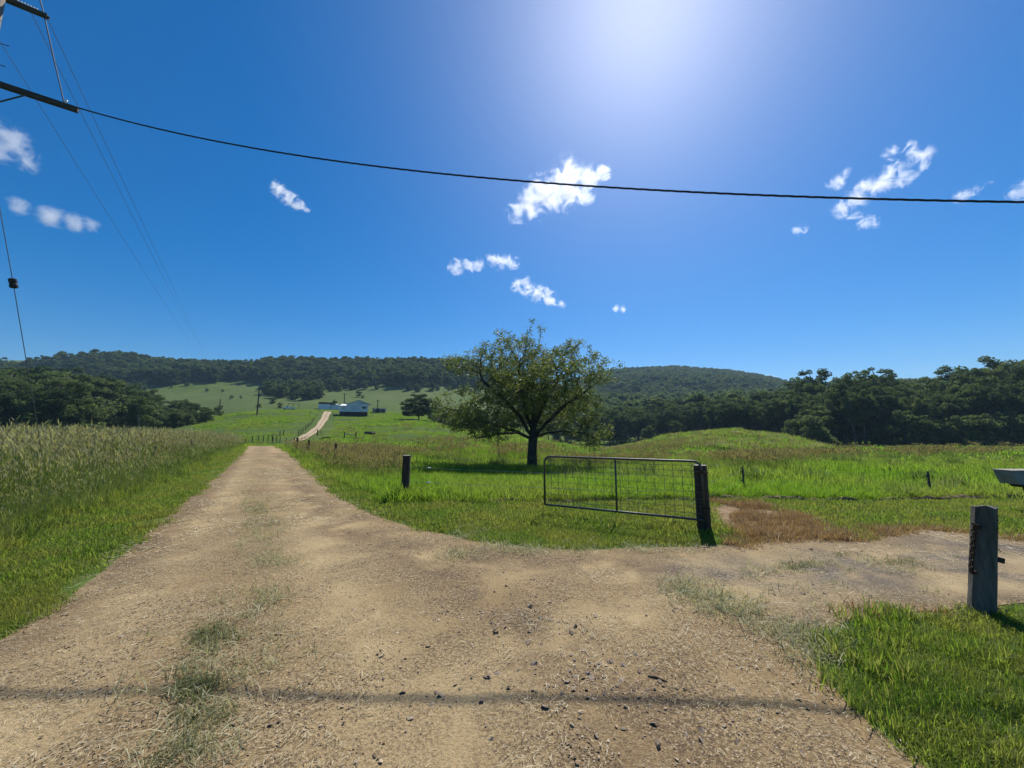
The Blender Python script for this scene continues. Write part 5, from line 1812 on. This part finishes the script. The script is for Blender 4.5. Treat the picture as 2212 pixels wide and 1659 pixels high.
far_pole(555, 897, 836, "lone dark power pole with a small transformer on the hillside", False, True)
far_pole(473, 896, 862, "plain dark power pole rising beyond the hill shoulder", False, ymax=300)
far_pole(742.5, 885, 849, "power pole behind the garages near the white house")
far_pole(815, 893, 864, "power pole with a short cross arm behind the carport")

# the roadside pole (mostly out of frame)
PX, PY = -14.52, 9.02
pole = empty("roadside_power_pole", (PX, PY, G1(PX, PY)))
tag(pole, "tall weathered timber power pole with cross arms and climbing pegs at the roadside", "pole")
MB().tube([(0, 0, -1), (0, 0, 5), (0, 0, 15.2)], [0.21, 0.185, 0.145], 16).build("pole_shaft", M['polewood'], pole, smooth=True)
la = Vector(at(160, 230, 10.0)) - Vector(pole.location)
la_dir = Vector((la.x, la.y, 0)).normalized()
La = la.length if False else Vector((la.x, la.y, 0)).length
ang = math.atan2(la_dir.y, la_dir.x)
RM = Matrix.Rotation(ang, 4, 'Z')
zl_ = la.z - 0.0
MB().box(-1.1, La + 0.02, 0.16, 0.28, zl_ - 0.02, zl_ + 0.13, RM).build("cross_arm", M['armwood'], pole, bevel=0.012)
zu = 14.05
MB().box(-0.9, 0.86, 0.16, 0.27, zu - 0.06, zu + 0.06, RM).build("cross_arm", M['armwood'], pole, bevel=0.01)
MB().tube([RM @ Vector((0.1, 0.15, zl_ - 0.75)), RM @ Vector((0.75, 0.17, zl_ - 0.03))], 0.022, 6).build("brace", M['galv'], pole)
for zz, a0_ in ((12.5, 0.0), (11.85, 0.0), (11.2, 0.0), (10.1, 0.0), (9.45, 0.0), (8.8, 0.0), (8.15, 0), (12.2, 3.1), (11.5, 3.1), (10.5, 3.1)):
    d_ = RM @ Vector((math.cos(a0_), math.sin(a0_), 0))
    MB().tube([d_ * 0.12 + Vector((0, 0, zz)), d_ * 0.36 + Vector((0, 0, zz)), d_ * 0.365 + Vector((0, 0, zz + 0.025))], 0.011, 6).build("climbing_peg", M['rust'], pole)
for zz in (12.6, 12.2, 11.3):
    MB().tube([(0.165 * math.cos(a), 0.165 * math.sin(a), zz + 0.06 * math.sin(a)) for a in np.linspace(0, 6.283, 17)], 0.007, 5, False).build("band", M['galv'], pole)


def insulator(p, d, nm, parent, ln=0.36, r=0.05, n=6):
    prof = [(0, 0.02)]
    for i in range(n):
        s = ln * (i + 0.5) / n
        prof += [(s - ln / n * 0.3, 0.022), (s - 0.004, r), (s + 0.006, r * 0.9), (s + ln / n * 0.3, 0.022)]
    prof.append((ln, 0.02))
    return MB().tube([p + d * s for s, _ in prof], [r_ for _, r_ in prof], 10).build(nm, M['porcelain'], parent, smooth=True)


insulator(RM @ Vector((0.26, 0.215, zu + 0.10)), RM @ Vector((1, 0, -0.06)), "insulator", pole, 0.42, 0.05, 7)
MB().tube([RM @ Vector((0.2, 0.215, zu + 0.08)), RM @ Vector((0.9, 0.215, zu - 0.02))], 0.035, 8).build("insulator_rod", M['black'], pole)
# drop lead from the upper arm to the lower arm, and on upward out of frame
A_ = RM @ Vector((0.78, 0.21, zu + 0.05))
B_ = RM @ Vector((La - 0.28, 0.22, zl_ + 0.16))
MB().tube([A_ + Vector((-0.25, -0.25, 1.2)), A_, A_.lerp(B_, 0.5) + Vector((-0.01, 0, 0)), B_], 0.014, 6).build("drop_lead", M['cable'], pole)
insulator(B_ + Vector((0, 0, -0.04)), Vector((0.2, 0.1, 0.5)).normalized(), "insulator", pole, 0.14, 0.035, 3)

# twisted service cable crossing the road
Cl = Vector(pole.location) + RM @ Vector((La, 0.22, zl_ - 0.04))
cpx = [(160, 232), (300, 269), (500, 311), (700, 344), (900, 371), (1106, 392), (1300, 404), (1500, 414), (1800, 427), (2212, 437), (2500, 441)]
cu, cv = zip(*cpx)
pts = []
for u in np.linspace(160, 2500, 90):
    v = float(np.interp(u, cu, cv))
    p_ = (u - UC) / F
    d = ray(u, v)
    # plan line from the arm end through a point 8 m ahead of the camera
    x_a, y_a = Cl.x, Cl.y
    s = (0 - x_a)
    m_ = (8.0 - y_a) / s
    t_ = (y_a - m_ * x_a) / (d[1] - m_ * d[0])
    pts.append(Vector((d[0] * t_, d[1] * t_, CAMH + d[2] * t_)))
zz = np.array([p.z for p in pts])
xx = np.array([p.x for p in pts])
co = np.polyfit(xx, zz, 3)
pts = [Vector((p.x, p.y, float(np.polyval(co, p.x)))) for p in pts]
cable = empty("service_cable", Cl)
tag(cable, "black twisted service cable strung from the roadside pole across the gravel road", "cable")
for ph in (0.0, 2.094, 4.189):
    q = []
    dense = []
    for a, b2 in zip(pts[:-1], pts[1:]):
        dense += [a.lerp(b2, i / 4) for i in range(4)]
    s = 0.0
    for i, p in enumerate(dense):
        if i: s += (p - dense[i - 1]).length
        dd = (dense[min(i + 1, len(dense) - 1)] - dense[max(i - 1, 0)]).normalized()
        n1 = dd.cross(Vector((0, 0, 1))).normalized()
        n2 = n1.cross(dd)
        a = s * 6.283 / 0.85 + ph
        q.append(p + (n1 * math.cos(a) + n2 * math.sin(a)) * 0.0105 - Cl)
    MB().tube(q, 0.0125, 6).build("strand", M['cable'], cable, smooth=True)

# thin line wires running to the ridge
far_end = on_ground(466, 790, 360, 470)
rp = empty("ridge_power_pole", far_end)
tag(rp, "far power pole hidden among the trees on the ridge", "pole")
MB().tube([(0, 0, -1), (0, 0, 14)], 0.2, 6).build("pole_shaft", M['post'], rp)
MB().box(-2.5, 2.5, -0.1, 0.1, 13.2, 13.4).build("cross_arm", M['armwood'], rp)
for (s0, zoff, ue, lb) in ((-0.75, 0.1, -2.3, "outer"), (0.45, 0.12, 0.6, "middle"), (0.80, 0.08, 2.3, "inner")):
    a = Vector(pole.location) + RM @ Vector((s0, 0.21, zu + zoff))
    b2 = far_end + Vector((ue, 0, 13.45))
    n = 60
    wp = [a.lerp(b2, (i / n) ** 1.6) for i in range(n + 1)]
    wp = [p - Vector((0, 0, 6.0 * (4 * t_ * (1 - t_)))) for p, t_ in zip(wp, [(i / n) ** 1.6 for i in range(n + 1)])]
    tag(MB().tube(wp, 0.0085, 4, False).build("line_wire", M['galv']), lb + " bare power line wire running from the roadside pole to the ridge", "wire")

# guy wire with strain insulator
ga_ = Vector(pole.location) + Vector((0, 0, 11.0))
gi_ = Vector(at(28.5, 612, 10.2))
gdir = (gi_ - ga_)
gend = ga_ + gdir * ((G1(gi_.x, gi_.y + 3) - ga_.z) / gdir.z)
guy = empty("guy_wire", gend)
tag(guy, "taut guy wire from the roadside pole down into the tall grass", "wire")
n_d = gdir.normalized()
MB().tube([ga_ - gend, gi_ - n_d * 0.14 - gend], 0.009, 6).build("upper_stay", M['galv'], guy)
MB().tube([gi_ + n_d * 0.14 - gend, Vector((0, 0, -0.2))], 0.009, 6).build("lower_stay", M['galv'], guy)
Mi = Matrix.Translation(gi_ - gend) @ n_d.to_track_quat('Z', 'Y').to_matrix().to_4x4()
MB().tube([Mi @ Vector((0, 0, s)) for s in (-0.14, -0.12, -0.03, 0.0, 0.03, 0.12, 0.14)], [0.05, 0.085, 0.085, 0.07, 0.085, 0.085, 0.05], 8).build("strain_insulator", M['black'], guy, bevel=0.004)


# ------------------------------------------------------------------ small clouds
def cloud(name, blobs, dist, label, dens, thick=0.8, seed=0, wisp=1.0):
    """blobs: (u, v, radius px) -> one closed lumpy body filled with thin vapour"""
    cu, cv = np.mean([b_[0] for b_ in blobs]), np.mean([b_[1] for b_ in blobs])
    dc = ray(cu, cv)
    dc = dc / np.linalg.norm(dc)
    C = np.array([0, 0, CAMH]) + dc * dist
    L_ = []
    for u, v, r in blobs:
        d = ray(u, v)
        d = d / np.linalg.norm(d)
        kpx = dist / (F / (d @ ray(UC, VC)) )
        p = np.array([0, 0, CAMH]) + d * dist + RNG.normal(0, 0.3 * r * kpx, 3) * np.array([0, 1, 0])
        L_.append((p - C, r * kpx))
    bm = bmesh.new()
    for p, r in L_:
        bmesh.ops.create_icosphere(bm, subdivisions=3, radius=r * 1.3, matrix=Matrix.Translation(Vector(p)))
    me = bpy.data.meshes.new(name)
    bm.to_mesh(me)
    bm.free()
    o = link(name, me, None, None, C)
    md = o.modifiers.new("skin", 'REMESH')
    md.mode = 'VOXEL'
    md.voxel_size = float(np.mean([r for _, r in L_]) / 5)
    t = NT(name + "_vapour")
    tc = t.obj()
    avg = float(np.mean([r for _, r in L_]))
    warp = t.n("ShaderNodeTexNoise")
    warp.inputs["Scale"].default_value = 1.1 / avg
    warp.inputs["Detail"].default_value = 2
    t.l(tc, warp.inputs["Vector"])
    wv = t.n("ShaderNodeVectorMath", operation='MULTIPLY_ADD')
    t.l(warp.outputs["Color"], wv.inputs[0])
    wv.inputs[1].default_value = (avg * 0.9,) * 3
    wv.inputs[2].default_value = (-avg * 0.45,) * 3
    ad = t.n("ShaderNodeVectorMath", operation='ADD')
    t.l(tc, ad.inputs[0])
    t.l(wv.outputs[0], ad.inputs[1])
    f = None
    for p, r in L_:
        dn = t.n("ShaderNodeVectorMath", operation='DISTANCE')
        t.l(ad.outputs[0], dn.inputs[0])
        dn.inputs[1].default_value = tuple(p)
        q = t.math('SUBTRACT', 1.0, t.math('DIVIDE', dn.outputs["Value"], r))
        f = q if f is None else t.math('MAXIMUM', f, q)
    mp = t.n("ShaderNodeMapping")
    mp.inputs["Location"].default_value = (seed * 13.1, seed * 7.7, seed * 3.3)
    t.l(tc, mp.inputs["Vector"])
    nz = t.noise(0.9 / avg, 9, 0.66, mp.outputs[0], 0.9)
    g = t.math('ADD', t.math('MULTIPLY', f, 0.9), t.math('MULTIPLY', t.math('SUBTRACT', nz, 0.52), 5.2 * wisp))
    g = t.math('MULTIPLY', t.math('SUBTRACT', g, 0.12), 0.9, True)
    g = t.math('MULTIPLY', g, t.math('MULTIPLY', t.math('ADD', f, 0.28), 2.5, True))   # thin out towards the body's own surface
    pv = t.n("ShaderNodeVolumePrincipled")
    pv.inputs["Color"].default_value = (1, 1, 1, 1)
    pv.inputs["Anisotropy"].default_value = 0.45
    t.l(t.math('MULTIPLY', g, dens * 0.26 / avg), pv.inputs["Density"])
    t.l(pv.outputs[0], t.out.inputs["Volume"])
    me.materials.append(t.m)
    return tag(o, label, "cloud")


CD = 2600
cloud("cloud", [(1115, 462, 24), (1150, 440, 34), (1185, 410, 42), (1222, 392, 44), (1235, 420, 34), (1275, 385, 26), (1300, 380, 18), (1232, 350, 13), (1265, 425, 20)], CD, "brightest puffy white cloud under the sun, crossed by the black cable", 9, seed=1, wisp=0.8)
cloud("cloud", [(985, 580, 18), (1010, 575, 16), (1035, 572, 15), (1062, 562, 15), (1085, 562, 20), (1110, 567, 15)], CD, "thin ragged cloud streak just above the slanting white cloud over the big tree", 6, seed=2)
cloud("cloud", [(1118, 612, 16), (1140, 620, 20), (1165, 635, 21), (1188, 648, 18), (1215, 655, 10)], CD, "small slanting white cloud over the big tree", 8, seed=3)
cloud("cloud", [(592, 402, 17), (608, 415, 18), (625, 432, 18), (648, 447, 17), (660, 450, 10)], CD, "small slanting cloud alone below the black cable in deep blue sky", 7, seed=4)
cloud("cloud", [(50, 452, 22), (85, 462, 24), (120, 472, 27), (155, 478, 26), (185, 480, 20)], CD, "soft elongated cloud low in the sky beside the guy wire", 6, seed=5, wisp=0.42)
cloud("cloud", [(-20, 270, 40), (5, 290, 36), (25, 318, 32), (45, 345, 24), (10, 340, 30)], CD, "white cloud behind the pole and its climbing pegs", 7, seed=6, wisp=0.5)
cloud("cloud", [(1830, 445, 24), (1850, 425, 26), (1875, 408, 26), (1900, 402, 20), (1805, 392, 18), (1822, 380, 14), (1845, 462, 16)], CD, "torn wispy cloud cut by the far end of the black cable", 4.5, seed=7, wisp=1.25)
cloud("cloud", [(1935, 325, 18), (1965, 322, 18), (1975, 345, 22), (1940, 360, 22), (1965, 375, 22), (1985, 360, 14)], CD, "torn ring-shaped wispy cloud high above the forest", 4.5, seed=8, wisp=1.25)
cloud("cloud", [(1875, 478, 16), (1895, 480, 12)], CD, "faint cloud scrap below the torn wispy cloud", 4, seed=9, wisp=1.2)
cloud("cloud", [(2090, 420, 16), (2115, 410, 14)], CD, "faint diagonal cloud wisp above the cable over the forest", 3.5, seed=10, wisp=1.2)
cloud("cloud", [(2200, 415, 18), (2225, 405, 26)], CD, "cloud edge above the far end of the black cable", 5, seed=11)
cloud("cloud", [(1332, 666, 9), (1344, 670, 8)], CD, "tiny curved cloud scrap above the far hill", 8, seed=12, wisp=0.6)
cloud("cloud", [(1725, 496, 12), (1740, 494, 9)], CD, "faint little cloud scrap over the forest", 3.5, seed=13, wisp=1.1)
cloud("cloud", [(1662, 818, 12), (1678, 820, 9)], 5200, "small white cloud peeping over the shoulder of the far hill", 8, seed=14, wisp=0.5)

# ------------------------------------------------------------------ air
hz = MB().box(-1330, 1330, -1330, 1330, -6, 200).build("haze", None)
t = NT("haze_air")
pv = t.n("ShaderNodeVolumePrincipled")
pv.inputs["Color"].default_value = (0.50, 0.74, 1.0, 1)
pv.inputs["Density"].default_value = 0.00017
pv.inputs["Anisotropy"].default_value = 0.25
t.l(pv.outputs[0], t.out.inputs["Volume"])
hz.data.materials.append(t.m)
tag(hz, "thin bluish haze in the air over the valley", "haze", kind="stuff")
